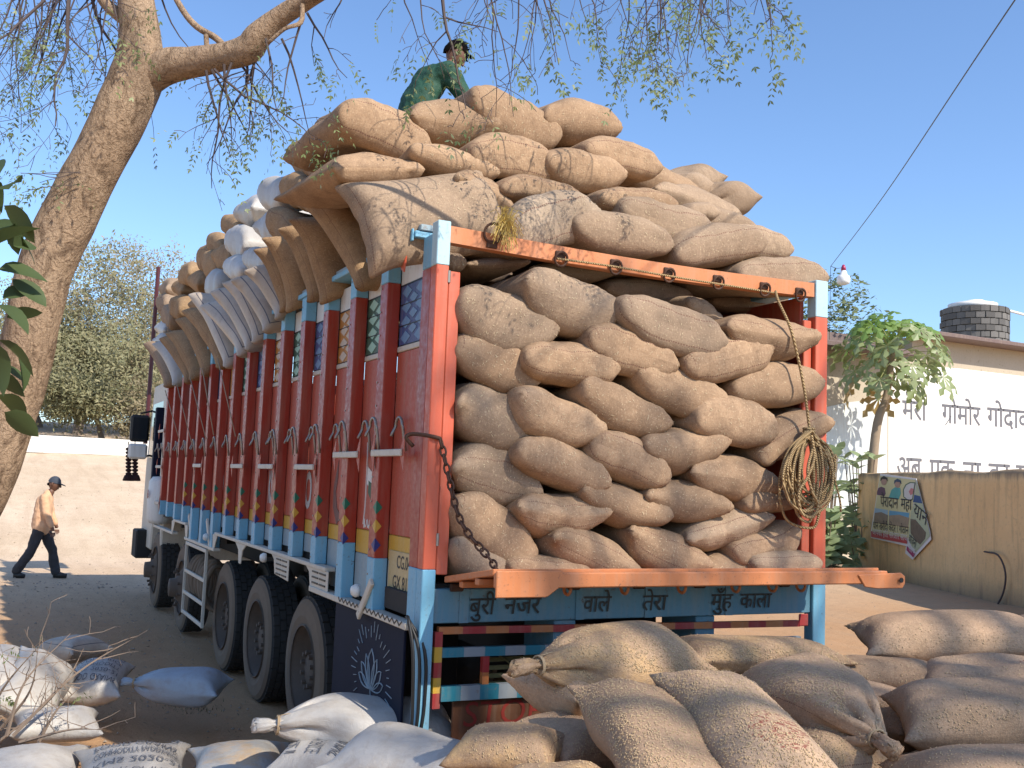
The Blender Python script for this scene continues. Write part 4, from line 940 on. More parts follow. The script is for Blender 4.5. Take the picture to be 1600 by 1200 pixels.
laid((85, 1018), 7.9, (148, 1008), 8.2, .5, .2, W2, 'shaded bag with a black border line poking out behind the pile', SLIM2, 'white_bag', GL)
laid((-30, 1025), 7.0, (22, 1100), 6.4, .6, .28, W1, 'white bag cut by the left edge of the picture', PL1, 'white_bag', GL)
# loose husk on the heap
def husks(n, boxes, seed, name, mat, lab, s=.0055):
    r = random.Random(seed); dg = bpy.context.evaluated_depsgraph_get(); m = MB()
    for _ in range(n):
        p1, p2 = r.choice(boxes); px, py = r.uniform(p1[0], p2[0]), r.uniform(p1[1], p2[1])
        o_ = Vector(CAM)+Vector((0, 0, 0)); d = Vector(ray(px, py)).normalized(); hit, loc, nr, _i, ob, _m = SC.ray_cast(dg, o_, d)
        if not hit or (loc-o_).length > 6.5 or nr.z < .15 or not ('sack' in ob.name or ob.name.startswith('bag')): continue
        t = nr.orthogonal().normalized(); t.rotate(Matrix.Rotation(r.uniform(0, 6.28), 3, nr)); b = nr.cross(t); q = s*r.uniform(.6, 1.3)
        m.add([loc-t*q+nr*.001, loc+b*q*.35+nr*.003, loc+t*q+nr*.001, loc-b*q*.35+nr*.003, loc+nr*.0045], [(0, 1, 4), (1, 2, 4), (2, 3, 4), (3, 0, 4)])
    return tag(m.build(name, mat, None), lab, kind='stuff')
bpy.context.view_layer.update()
HUSK = plain('rice_husk', (.60, .43, .24), .7, .4, 50)
def flecks(n, box, seed):
    r = random.Random(seed); dg = bpy.context.evaluated_depsgraph_get(); m = MB(); o_ = Vector(CAM)
    for _ in range(n):
        px, py = r.uniform(box[0], box[2]), r.uniform(box[1], box[3]); d = Vector(ray(px, py)).normalized(); hit, loc, nr, _i, ob, _m = SC.ray_cast(dg, o_, d)
        if not hit or 'jute' not in ob.name: continue
        t = nr.orthogonal().normalized(); t.rotate(Matrix.Rotation(r.uniform(0, 6.28), 3, nr)); b = nr.cross(t); q = r.uniform(.003, .011)*(1.8 if r.random() < .08 else 1)
        m.add([loc-t*q+nr*.0015, loc+b*.0016+nr*.004, loc+t*q+nr*.002, loc-b*.0016+nr*.004], [(0, 1, 2, 3)])
    return tag(m.build('straw_flecks', plain('straw_fleck', (.62, .50, .32), .8, .3, 50), None), 'pale bits of straw and chaff caught on the stacked sacks', kind='stuff')
flecks(2600, (660, 130, 1300, 900), 6)
husks(11000, [((730, 975), (1600, 1200)), ((850, 975), (1330, 1120)), ((900, 1040), (1320, 1200))], 4, 'rice_husk', HUSK, 'golden rice husk and grain scattered over the jute sacks')
# ------------------------------------------------------------------ trees
def barkmat():
    m, nt, n, p = newmat('bark'); co = node(nt, 'ShaderNodeTexCoord').outputs['Object']
    v = mapping(nt, co, (2, 2, 1.0)); big = noisen(nt, co, 2.2, 5, .6); mid = noisen(nt, v, 7, 7, .72, .6); fine = noisen(nt, co, 60, 5, .7)
    c = mix(nt, ramp(nt, big, [(.35, 0), (.65, 1)]), (.46, .33, .22), (.36, .25, .165)); c = mix(nt, ramp(nt, mid, [(.36, .8), (.5, 0)]), c, (.11, .07, .045))
    vo = node(nt, 'ShaderNodeTexVoronoi', feature='DISTANCE_TO_EDGE'); vo.inputs['Scale'].default_value = 1.; va = node(nt, 'ShaderNodeVectorMath', operation='ADD'); nt.links.new(mapping(nt, co, (26, 26, 9)), va.inputs[0])
    nz = node(nt, 'ShaderNodeTexNoise'); nz.inputs['Scale'].default_value = 9; nz.inputs['Detail'].default_value = 5; nt.links.new(co, nz.inputs['Vector']); vs_ = node(nt, 'ShaderNodeVectorMath', operation='SCALE'); vs_.inputs[3].default_value = 3.5; nt.links.new(nz.outputs['Color'], vs_.inputs[0]); nt.links.new(vs_.outputs[0], va.inputs[1]); nt.links.new(va.outputs[0], vo.inputs['Vector'])
    cr = ramp(nt, vo.outputs['Distance'], [(.0, 0), (.16, 1)]); c = mix(nt, math_(nt, 'MULTIPLY', math_(nt, 'SUBTRACT', 1., cr), .22), c, (.12, .08, .05))
    c = mix(nt, ramp(nt, fine, [(.3, .5), (.5, 0)]), c, (.13, .09, .06)); nt.links.new(c, p.inputs['Base Color']); p.inputs['Roughness'].default_value = .95; p.inputs['Specular IOR Level'].default_value = .1
    b = bump(nt, p, mid, .7, .04); b = bump(nt, p, cr, .4, .01, b); bump(nt, p, fine, .8, .01, b); return m
BARK = barkmat(); TWIG = plain('twig_bark', (.085, .06, .055), .8, .4, 30); TWIGL = plain('dry_twig', (.27, .2, .15), .9, .4, 30)
LEAF = leafmat('neem_leaf', (.30, .34, .13), (.13, .18, .06), .5, .35); LEAFD = leafmat('neem_leaf_dry', (.26, .22, .12), (.13, .15, .06))
def rough_tube(pts, rs, n, amp, seed, name, mat, parent):
    m = MB(); m.tube(pts, rs, n); o = []
    for v in m.v: o.append(v)
    c = spline(pts, 1); m2 = []
    for i, v in enumerate(m.v):
        cc = Vector(pts[i//n]); d = Vector(v)-cc; k = noise.noise(Vector(v)*2.3+Vector((seed, 0, 0)))*amp+noise.noise(Vector(v)*7+Vector((seed, 0, 0)))*amp*.35+noise.noise(Vector((v[0]*16, v[1]*16, v[2]*3)))*amp*.3
        m2.append(cc+d*(1+k))
    m.v = m2; return m.build(name, mat, parent, True)
class Tw:
    def __init__(s): s.t = MB(); s.l = MB(); s.n = 0
def leaf_spray(tw, P, D, L, r, size=.031):
    D = Vector(D).normalized(); n = r.randint(3, 5); side = D.orthogonal(); side.rotate(Matrix.Rotation(r.uniform(0, 6.28), 3, D)); q = Vector(P)
    end = None
    for i in range(n):
        D = (D+Vector((r.uniform(-.2, .2), r.uniform(-.2, .2), -.22))).normalized(); q2 = q+D*L/n
        for sg in (-1, 1):
            if r.random() < .25: continue
            a = (side*sg*.8+D*.6+Vector((0, 0, -.35))).normalized(); s_ = size*r.uniform(.6, 1.15); nrm = a.cross(D).normalized(); b = a.cross(nrm)
            tw.l.add([q2, q2+a*s_*.5+b*s_*.17, q2+a*s_, q2+a*s_*.5-b*s_*.17], [(0, 1, 2, 3)])
        q = q2
    tw.l.add([q, q+D*size*.5+side*size*.15, q+D*size, q+D*size*.5-side*size*.15], [(0, 1, 2, 3)])
def twig(tw, P, D, L, r0, lvl, r, droop=.10, leafy=.5, size=.031, test=None):
    n = max(4, int(L/.07)); q = Vector(P); D = Vector(D).normalized(); pts = [q.copy()]; st = L/n
    for i in range(n):
        D = (D+Vector((r.gauss(0, .14), r.gauss(0, .14), r.gauss(0, .12)-droop))).normalized(); q = q+D*st; pts.append(q.copy())
    rs = [max(.0016, r0*(1-.75*i/n)) for i in range(n+1)]
    tw.t.tube(pts, rs, 4 if lvl else 5, caps=False)
    for i in range(1, n+1):
        if lvl < 2 and r.random() < (.48 if lvl == 0 else .42):
            d = (pts[i]-pts[i-1]).normalized(); s = d.orthogonal(); s.rotate(Matrix.Rotation(r.uniform(0, 6.28), 3, d))
            twig(tw, pts[i], d*.6+s*.8, L*r.uniform(.3, .55)*(1-.3*i/n), rs[i]*.6, lvl+1, r, droop*1.3, leafy, size)
        if lvl >= 1 and r.random() < leafy*(.25 if lvl == 1 else .42) and i > n*.3: leaf_spray(tw, pts[i], (D+Vector((r.uniform(-1, 1), r.uniform(-1, 1), -.4))), r.uniform(.08, .16), r, size)
    if r.random() < leafy: leaf_spray(tw, pts[-1], D, .14, r, size)
NT = empty('neem_tree', at(10, 1254, 2, 0), 'big leaning tree with rough bark and bare drooping twigs at the left', 'tree')
ZT_ = 5.5
tpx = [(-185, 1290, 105), (-150, 1050, 100), (-98, 890, 92), (-50, 802, 88), (-24, 755, 86), (-3, 700, 84), (13, 647, 82), (38, 561, 82), (67, 433, 82), (92, 370, 82), (127, 300, 82), (180, 200, 80), (213, 120, 80), (218, 60, 62), (212, 0, 56), (205, -70, 50), (190, -160, 42), (215, -260, 30)]
tp_ = [atd(x, y, ZT_) for x, y, w_ in tpx]; tr_ = [w_*.5*ZT_/FPX for x, y, w_ in tpx]
sp = spline(tp_, 5); rr = [np.interp(i/5, range(len(tr_)), tr_) for i in range(len(sp))]
rough_tube(sp, rr, 26, .10, 1, 'trunk', BARK, NT)
bp = [(228, 125, 5.5, 26), (262, 104, 5.48, 27), (300, 98, 5.45, 24), (345, 90, 5.4, 23), (385, 78, 5.35, 25), (402, 58, 5.32, 22), (432, 30, 5.3, 17), (480, 0, 5.25, 15), (540, -35, 5.1, 14), (640, -75, 4.9, 11), (780, -110, 4.7, 8), (950, -120, 4.6, 6), (1120, -110, 4.6, 4)]
sp = spline([atd(x, y, z) for x, y, z, w_ in bp], 5); rr = [np.interp(i/5, range(len(bp)), [b[3]*b[2]/FPX for b in bp]) for i in range(len(sp))]
rough_tube(sp, rr, 16, .14, 5, 'branch', BARK, NT)
mains = [[(212, -40, 5.5, 18), (180, -140, 5.7, 13), (120, -260, 6.2, 9)], [(205, -20, 5.5, 15), (120, -70, 5.6, 11), (30, -90, 5.7, 8), (-60, -80, 5.8, 5)], [(358, 82, 5.42, 5), (338, 60, 5.42, 5), (308, 42, 5.45, 5), (285, 15, 5.5, 5), (255, -40, 5.6, 4)], [(324, 92, 5.4, 5), (323, 72, 5.4, 4), (322, 55, 5.42, 4)], [(472, 8, 5.2, 4), (470, 35, 5.15, 4), (445, 45, 5.1, 3), (418, 68, 5.1, 3)], [(195, 30, 5.5, 11), (165, 5, 5.5, 9), (140, -40, 5.5, 8)]]
for bb in mains:
    s_ = spline([atd(x, y, z) for x, y, z, w_ in bb], 4); r_ = [np.interp(i/4, range(len(bb)), [b[3]*b[2]/FPX for b in bb]) for i in range(len(s_))]; rough_tube(s_, r_, 10, .1, 8, 'branch', BARK, NT)
TWv = Tw(); r = random.Random(21)
def hang(px, py, z, D, L, r0=.007, leafy=.5): twig(TWv, atd(px, py, z), D, L, r0, 0, r, .10, leafy)
for k in range(26): hang(r.uniform(-40, 190), r.uniform(-70, -20), r.uniform(5.0, 6.2), (r.uniform(-.6, .3), r.uniform(-.2, .2), -1), r.uniform(.45, .95), .006, .3)
hang(108, -10, 5.3, (-.1, 0, -1), .75, .012, .3); hang(138, -20, 5.5, (.35, 0, -1), .7, .01, .3); hang(70, 0, 5.4, (-.6, 0, -.6), .7, .009, .3)
for (x, y) in ((322, 110), (335, 108), (350, 100), (362, 98), (372, 95), (385, 88), (398, 84), (404, 75), (330, 108)): hang(x, y, r.uniform(5.25, 5.45), (r.uniform(-.3, .7), r.uniform(-.2, .2), -.8), r.uniform(.4, .68), .008, .45)
for (x, y) in ((415, 60), (470, 35), (480, 20), (440, 60)): hang(x, y, 5.2, (r.uniform(-.1, .6), 0, -.7), r.uniform(.35, .5), .007, .8)
for k in range(42):
    x = r.uniform(620, 1190)
    if 640 < x < 745 and k % 4: continue
    hang(x, r.uniform(-75, -25), r.uniform(4.5, 5.6), (r.uniform(-.4, .5), r.uniform(-.2, .2), -1), r.uniform(.3, .62)*(1.1 if 620 < x < 1120 else .8), .005, .55 if not 620 < x < 770 else .3)
hang(540, -15, 5.2, (-.2, 0, -1), .3, .005, .0); hang(690, -20, 4.8, (.1, 0, -1), .62, .01, .6); hang(250, -10, 5.6, (.5, 0, -.9), .4, .006, .5)
for (x, y) in ((60, 290), (85, 285), (225, 10), (180, 60), (110, 290)): leafp = atd(x, y, 5.35); [leaf_spray(TWv, leafp, (r.uniform(-1, 1), r.uniform(-1, 1), r.uniform(-.6, .3)), .14, r) for _ in range(5)]
for k in range(6): twig(TWv, atd(r.uniform(90, 130), r.uniform(270, 300), 5.35), (-.7, 0, -.1), .18, .003, 2, r, .02, .9)
# tall tree behind the photographer, out of view, whose thin crown throws the dapples
CR = Tw(); r2 = random.Random(5); cnt = 0; SB = Vector((5.6, -12.2, 0)); ST_ = empty('neem_tree', SB, 'tall thin crowned tree behind the viewer, shading the truck with its twigs', 'tree'); lim = MB()
s_ = spline([SB, SB+Vector((.2, .1, 4)), SB+Vector((-.1, .3, 9))], 6); rough_tube(s_, [np.interp(i, (0, len(s_)-1), (.32, .2)) for i in range(len(s_))], 16, .1, 3, 'trunk', BARK, ST_)
CC = Vector((4.9, -10.1, 11.4))
for k in range(11):
    a_ = k*2.4; E_ = CC+Vector((math.cos(a_)*r2.uniform(1.5, 4.6), math.sin(a_)*r2.uniform(.8, 2.6), r2.uniform(-1.6, 2.2))); M_ = (s_[-1]+E_)/2+Vector((0, 0, .5)); q_ = spline([s_[-1], M_, E_], 6); lim.tube(q_, [np.interp(i, (0, len(q_)-1), (.08, .015)) for i in range(len(q_))], 6)
    for j in range(3): twig(CR, q_[r2.randint(5, len(q_)-1)], (r2.uniform(-1, 1), r2.uniform(-1, 1), r2.uniform(-.5, .6)), r2.uniform(.8, 1.7), .02, 0, r2, .04, .42, .08)
lim.build('branches', BARK, ST_, True)['kind'] = 'stuff'
for T_, e_ in ((TWv, NT), (CR, ST_)):
    o = T_.t.build('twigs', TWIG, e_); o['kind'] = 'stuff'; o = T_.l.build('leaves', LEAF, e_); o['kind'] = 'stuff'
# distant trees
def far_tree(x, y, h, w_, seed, lab, leafm, group, n=5200, dens=1., bare=.5, ls=.21, z0=None, low=.08):
    r = random.Random(seed); z0 = gz(x, y) if z0 is None else z0; e = empty('tree', (x, y, z0), lab, 'tree', group)
    t = MB(); l = MB(); ends = []
    def br(P, D, L, rr, lv):
        q = Vector(P); pts = [q.copy()]; D = Vector(D).normalized()
        for i in range(5): D = (D+Vector((r.gauss(0, .16), r.gauss(0, .16), r.gauss(.03, .08)))).normalized(); q = q+D*L/5; pts.append(q.copy())
        t.tube(pts, [rr*(1-.6*i/5) for i in range(6)], 6 if lv < 2 else 4, caps=False)
        if lv >= 2: ends.extend(pts[2:])
        if lv < 4:
            for i in range(r.randint(2, 4)):
                k = r.randint(2, 5); s = Vector((r.uniform(-1, 1)*w_/h*1.3, r.uniform(-1, 1)*w_/h*1.3, r.uniform(-.1, .9))); br(pts[k], D*.35+s, L*r.uniform(.55, .8), rr*.55, lv+1)
    br((0, 0, -.2), (0, 0, 1), h*.3, h*.028, 0)
    if len(ends) < 40: br((0, 0, h*.15), (.2, .1, 1), h*.34, h*.02, 0)
    cl = [Vector(p)+Vector((r.gauss(0, w_*.06), r.gauss(0, w_*.06), r.gauss(0, w_*.05))) for p in ends]
    zc_, rz = h*(.5+.5*low)+h*.0, h*(.5-.5*low); cl = [c for c in cl if (c.x**2+c.y**2)/(w_*.55)**2+((c.z-zc_)/rz)**2 < 1.05]
    for _ in range(300):
        v = Vector((r.gauss(0, 1), r.gauss(0, 1), r.gauss(0, 1))).normalized()*r.uniform(.55, .97); cl.append(Vector((v.x*w_*.5, v.y*w_*.5, zc_+v.z*rz)))
    for _ in range(n):
        c = cl[int(r.random()**1.0*len(cl))]; p = c+Vector((r.gauss(0, 1), r.gauss(0, 1), r.gauss(0, .8)))*w_*.038; s = ls*r.uniform(.5, 1.3)
        a = Vector((r.gauss(0, 1), r.gauss(0, 1), r.gauss(0, 1))).normalized(); b = a.orthogonal().normalized()
        l.add([p-a*s*.5, p+b*s*.22, p+a*s*.5, p-b*s*.22], [(0, 1, 2, 3)])
    k = [v for v in t.v]; t.build('trunk', plain('grey_bark_%d' % seed, (.24, .19, .15), .9, .4, 4), e, True, loc=(0, 0, 0)); o = l.build('crown', leafm, e, loc=(0, 0, 0)); o['kind'] = 'stuff'; return e
LG1 = leafmat('pale_olive_leaf', (.36, .32, .18), (.20, .20, .10), .7, .3); LG2 = leafmat('dry_olive_leaf', (.40, .32, .20), (.24, .21, .12), .7, .3); LG3 = leafmat('dark_green_leaf', (.09, .13, .05), (.16, .18, .07), .6, .25)
GT = 'dry trees behind the sandy yard'
def ftree(px, d, h, w_, seed, lab, m, **k): P = atd(px, 700, d); return far_tree(P.x, P.y, h, w_, seed, lab, m, GT, **k)
ftree(118, 52, 10.6, 8.5, 31, 'pale dry tree behind the sandy yard, tall one just right of the leaning trunk', LG1, n=26000)
ftree(205, 54, 10.6, 9, 32, 'olive dry tree rising beside the cab of the truck', LG2, n=26000)
ftree(160, 49, 6, 8.0, 33, 'low bushy tree in front of the taller dry trees', LG1, n=18000)
ftree(245, 60, 9, 8, 34, 'dry tree half hidden behind the truck cab', LG1, n=16000)
ftree(60, 55, 8, 7, 35, 'dry tree seen around the foot of the leaning trunk', LG2, n=14000)
ftree(-60, 58, 9, 8, 36, 'dry tree beyond the left edge of the yard', LG1, n=3500); ftree(420, 66, 9, 9, 37, 'dry tree standing far behind the load of the truck', LG2, n=3500)
ftree(222, 48, 3.2, 4.0, 38, 'brown leafless shrub tree low behind the truck mirror', LG2, n=7000)
P = atd(1296, 700, 30); far_tree(P.x, P.y, 8.7, 3.4, 41, 'green leafy tree rising behind the low building, right of the load', LG3, None, n=15000, ls=.2, z0=0, low=.3)
P = atd(1372, 700, 38); far_tree(P.x, P.y, 8.2, 2.6, 42, 'small dark treetop showing over the roof left of the water tank', LG3, None, n=3500, ls=.2, z0=0)
P = atd(1612, 700, 34); far_tree(P.x, P.y, 6.9, 3, 43, 'treetop at the right edge behind the roof', LG3, None, n=2500, ls=.2, z0=0)
# low white wall across the yard
wl = MB(); a, b = at(-60, 697, 1, 41), at(230, 700, 1, 41)
YW = 40.5; m = MB(); A1, A2, A3, A4 = at(-80, 690, 1, YW), at(235, 702, 1, YW), at(235, 689, 1, YW), at(-80, 672, 1, YW)
m.add([A1, A2, A3, A4]+[p+Vector((0, .35, 0)) for p in (A1, A2, A3, A4)], [(0, 1, 2, 3), (7, 6, 5, 4), (3, 2, 6, 7), (0, 4, 5, 1), (1, 5, 6, 2), (0, 3, 7, 4)])
m.v = [(v[0], v[1], v[2]-(.3 if i % 4 < 2 else 0)) for i, v in enumerate(m.v)]
tag(m.build('low_wall', paint('whitewash', (.75, .72, .66), .8, (.4, .33, .25), .3), None), 'low whitewashed wall across the far side of the sandy yard', 'wall')
# big leaves at the left edge
def oval_leaf(L, w_, fold=.15, curl=.2, nl=6):
    m = MB(); pts = []
    for i in range(nl+1):
        t = i/nl; ww = w_*math.sin(math.pi*t**.85)**.75*.5 if 0 < t < 1 else 0; z = -curl*L*t*t
        pts += [(-ww, L*t, z+fold*ww), (0, L*t, z), (ww, L*t, z+fold*ww)]
    for i in range(nl):
        a = i*3; m.f += [(a, a+1, a+4, a+3), (a+1, a+2, a+5, a+4)]; m.mi += [0, 0]
    m.v = pts; return m
BIGL = leafmat('broad_leaf', (.10, .145, .045), (.05, .075, .025), .6, .3)
def ribs(m, nm): 
    return m.mesh(nm, (BIGL,))
lm = [oval_leaf(.16, .10, .2, c).mesh('leaf', (BIGL,)) for c in (.1, .4, .7)]
for q in lm: q.polygons.foreach_set('use_smooth', [True]*len(q.polygons))
BP = empty('broad_leaved_shrub', atd(-60, 1250, 4.4), 'broad leaved shrub poking in at the left edge by the trunk', 'shrub'); st = MB(); r = random.Random(8)
s0 = [atd(-60, 1250, 4.4), atd(-50, 900, 4.4), atd(-30, 650, 4.4), atd(-20, 450, 4.4), atd(-15, 270, 4.4)]; st.tube(spline(s0, 5), .014, 6); st.build('stem', TWIGL, BP, True)
for k, (x, y) in enumerate([(8, 275), (22, 300), (-5, 290), (14, 325), (38, 350), (10, 355), (20, 385), (-8, 390), (5, 425), (28, 440), (12, 470), (-5, 480), (18, 500), (5, 535), (28, 545), (10, 575), (-8, 590), (8, 620), (15, 648), (-12, 330), (-14, 540), (30, 372), (2, 508), (-10, 440)]):
    o = bpy.data.objects.new('leaf', lm[k % 3]); COL.objects.link(o); o.parent = BP; o.location = atd(x-8, y-4, 4.4+r.uniform(-.15, .15))-Vector(BP.location); o.rotation_euler = (r.uniform(-.9, .9), r.uniform(-.9, .9), r.uniform(-2.6, .6)); o.scale = [r.uniform(.9, 1.3)]*3
# papaya
YB = 16.0
def papaya():
    base = at(1352, 790, 1, 14.0); base.z = 0; top = at(1395, 545, 1, 14.0)
    e = empty('papaya_tree', base, 'young papaya tree with lobed leaves before the whitewashed building', 'tree'); m = MB(); mid = at(1368, 680, 1, 14.0)
    s_ = spline([base, mid, at(1385, 620, 1, 14.0), top], 6); m.tube(s_, [np.interp(i, (0, len(s_)-1), (.13, .07)) for i in range(len(s_))], 12); m.build('trunk', plain('papaya_bark', (.33, .25, .17), .9, .4, 9, .5), e, True)
    lv = MB(); pts = []; N = 7   # palmate lobed leaf
    r = random.Random(4); out = []
    for i in range(N):
        a = (i-(N-1)/2)*.72; L = (.30, .38, .44, .46, .44, .38, .30)[i]
        d = Vector((math.sin(a), math.cos(a), 0)); s = Vector((d.y, -d.x, 0)); n0 = len(lv.v)
        lv.v += [(0, 0, 0), tuple(d*L*.35+s*L*.09), tuple(d*L*.5+s*L*.21+Vector((0, 0, -.02))), tuple(d*L*.68+s*L*.06), tuple(d*L*.8+s*L*.16+Vector((0, 0, -.04))), tuple(d*L+Vector((0, 0, -.07))), tuple(d*L*.8-s*L*.16+Vector((0, 0, -.04))), tuple(d*L*.68-s*L*.06), tuple(d*L*.5-s*L*.21+Vector((0, 0, -.02))), tuple(d*L*.35-s*L*.09), tuple(d*L*.6+Vector((0, 0, .02)))]
        for k in range(9): lv.f.append((n0+10, n0+k, n0+k+1)); lv.mi.append(0)
        lv.f.append((n0+10, n0+9, n0)); lv.mi.append(0)
    G = lv.mesh('leaf', (leafmat('papaya_leaf', (.16, .30, .06), (.24, .36, .10), .45, .5),)); G2 = lv.mesh('leaf', (leafmat('papaya_leaf_old', (.35, .37, .20), (.22, .28, .11), .5, .3),)); G3 = lv.mesh('leaf', (leafmat('papaya_leaf_yellow', (.42, .30, .10), (.30, .22, .10), .5, .25),))
    pet = MB(); PM = plain('papaya_stalk', (.30, .33, .13), .6, .3)
    for k in range(38):
        lay = k/37; az = k*2.4+r.uniform(-.3, .3); el = 1.15-1.75*lay; L = r.uniform(.8, 1.35)*(1.0 if lay > .15 else .8)
        P0 = Vector(top)-Vector((0, 0, lay*.35)); D = Vector((math.cos(az)*math.cos(el), math.sin(az)*math.cos(el), math.sin(el))); E_ = P0+D*L+Vector((0, 0, -.08*lay))
        pet.tube([P0, P0+D*L*.5+Vector((0, 0, .05)), E_], .010, 4)
        o = bpy.data.objects.new('leaf', G if lay < .38 else (G3 if lay > .9 and k % 2 else G2)); COL.objects.link(o); o.parent = e; o.location = E_-base
        out_ = Vector((D.x, D.y, 0)).normalized(); dr = -.35-.9*lay; f = (out_*math.cos(dr)+Vector((0, 0, math.sin(dr)))).normalized(); x_ = f.cross(Vector((0, 0, 1))).normalized(); z_ = x_.cross(f)
        M = Matrix((x_, f, z_)).transposed(); o.rotation_euler = (M @ Matrix.Rotation(r.uniform(-.4, .4), 3, 'Y')).to_euler(); o.scale = [r.uniform(1.15, 1.7)]*3
    pet.build('leaf_stalks', PM, e)
papaya()
def calotropis(px, py0, py1, d, wpx, lab, seed, n):
    r = random.Random(seed); b = at(px, 880, 1, d); b.z = 0; e = empty('milkweed_shrub', b, lab, 'shrub'); st = MB()
    mats = leafmat('milkweed_leaf_%d' % seed, (.40, .46, .27), (.26, .34, .17), .5, .35); ls_ = []
    for c in (.1, .35): 
        q = oval_leaf(.30, .17, .25, c, 5).mesh('leaf', (mats,)); q.polygons.foreach_set('use_smooth', [True]*len(q.polygons)); ls_.append(q)
    for k in range(n):
        T = at(px+r.uniform(-1, 1)*wpx, r.uniform(py1, py0), 1, d+r.uniform(-.7, .9)); T.z = max(T.z, .3); M_ = b*.5+T*.5; M_.z = T.z*.35; s_ = spline([b+Vector((r.uniform(-.2, .2), 0, 0)), M_, T], 5); st.tube(s_, .014, 5)
        for j in range(4, len(s_)):
            if j % 2: continue
            D = (s_[j]-s_[j-1]).normalized(); s0 = D.orthogonal(); s0.rotate(Matrix.Rotation(r.uniform(0, 6.28), 3, D))
            for sg in (-1, 1):
                f = (s0*sg*.8+D*.7).normalized(); x_ = f.cross(D).normalized(); z_ = x_.cross(f); o = bpy.data.objects.new('leaf', ls_[r.randrange(2)]); COL.objects.link(o); o.parent = e; o.location = s_[j]-b
                o.rotation_euler = Matrix((x_, f, z_)).transposed().to_euler(); o.scale = [r.uniform(1.1, 1.7)]*3
    st.build('stems', TWIGL, e)
calotropis(1290, 870, 700, 13.2, 34, 'broad leaved shrub between the truck and the yellow wall', 3, 34)
calotropis(1345, 860, 712, 14.2, 34, 'taller leafy shrub around the foot of the papaya', 4, 26)
# ------------------------------------------------------------------ building, walls
WASH = paint('white_building_wash', (.80, .78, .74), .75, (.5, .43, .33), .25, .1, scale=2); STAIN = paint('stained_plaster', (.50, .43, .33), .85, (.2, .15, .1), .6, .4, scale=3)
SLAB = paint('roof_slab', (.17, .12, .11), .85, (.08, .05, .04), .6, .4)
BLD = empty('building', (22, YB, 0), 'low whitewashed building with hindi lettering and a dark roof edge', 'building')
xL = at(1200, 600, 1, YB).x; xR = 44
tL = at(1275, 546, 1, YB).z; tR = at(1530, 545, 1, YB).z
x1 = at(1395, 560, 1, YB).x
xs_ = at(1425, 540, 1, YB).x; zr_ = at(1440, 520, 1, YB-.5).z-.04; zl_ = (at(1262, 537, 1, YB-.5).z+at(1400, 548, 1, YB-.5).z)/2-.07
MB().box((xs_, YB, -.1), (xR, YB+8, zr_)).build('wall', STAIN, BLD); MB().box((xL, YB+.003, -.1), (xs_-.002, YB+8, zl_)).build('wall', STAIN, BLD)
q = MB(); pa = [(1388, 575), (1445, 572), (1500, 576), (1600, 588), (1700, 600), (1700, 800), (1388, 800)]; q.poly([at(x, y, 1, YB-.004) for x, y in pa], (0, -.004, 0)); q.build('painted_wall_panel', WASH, BLD)
q = MB(); pa = [(1270, 640), (1330, 628), (1386, 622), (1386, 800), (1270, 800)]; q.poly([at(x, y, 1, YB-.004) for x, y in pa], (0, -.004, 0)); q.build('painted_wall_panel', paint('pale_blue_wash', (.62, .66, .66), .75, (.45, .4, .3), .3, .2, scale=2), BLD)
a, b = at(1440, 520, 1, YB-.5), at(1640, 548, 1, YB-.5); m = MB(); m.bar(Vector((a.x-.2, YB-.3, a.z+.02)), Vector((b.x+10, YB-.3, a.z+.02-.0)), .7, .13); m.build('roof_edge', SLAB, BLD, False, .02)
a, b = at(1262, 537, 1, YB-.5), at(1400, 548, 1, YB-.5); m = MB(); m.bar(Vector((a.x-.6, YB-.35, (a.z+b.z)/2)), Vector((b.x+.5, YB-.35, (a.z+b.z)/2)), .8, .15); m.build('roof_edge', SLAB, BLD, False, .02)
a, b = at(1255, 520, 1, YB+1.5), at(1345, 518, 1, YB+1.5); m = MB(); m.box((a.x-1, YB+.9, a.z-.6), (b.x, YB+4, a.z)); m.build('roof_block', SLAB, BLD)
PT = plain('letter_grey_wash', (.17, .17, .19), .9, .5, 25)
def wall_text(t, px, px2, py, size): a = at(px, py, 1, YB-.012); b = at(px2, py+(px2-px)*.085, 1, YB-.012); fit_text('wall_word', t, (a.x, YB-.012, a.z), (b.x, YB-.012, a.z), (0, 0, 1), size, PT, BLD, .002, 0, .011)
s_ = 21/FPX
wall_text('मेरा', 1410, 1448, 654, .82); wall_text('गोमोर', 1472, 1532, 660, .84); wall_text('गोदावरी', 1543, 1628, 665, .86)
a = at(1476, 658, 1, YB-.016); m = MB(); m.bar((a.x+.02, YB-.016, a.z-.12), (a.x+.26, YB-.016, a.z+.16), .004, .05, (0, 1, 0)); m.build('wall_word', PT, BLD)
wall_text('अब', 1402, 1440, 748, .95); wall_text('एक', 1453, 1492, 751, .95); wall_text('ना', 1505, 1533, 754, .95); wall_text('का', 1545, 1578, 756, .95); wall_text('मो', 1588, 1622, 758, .95)
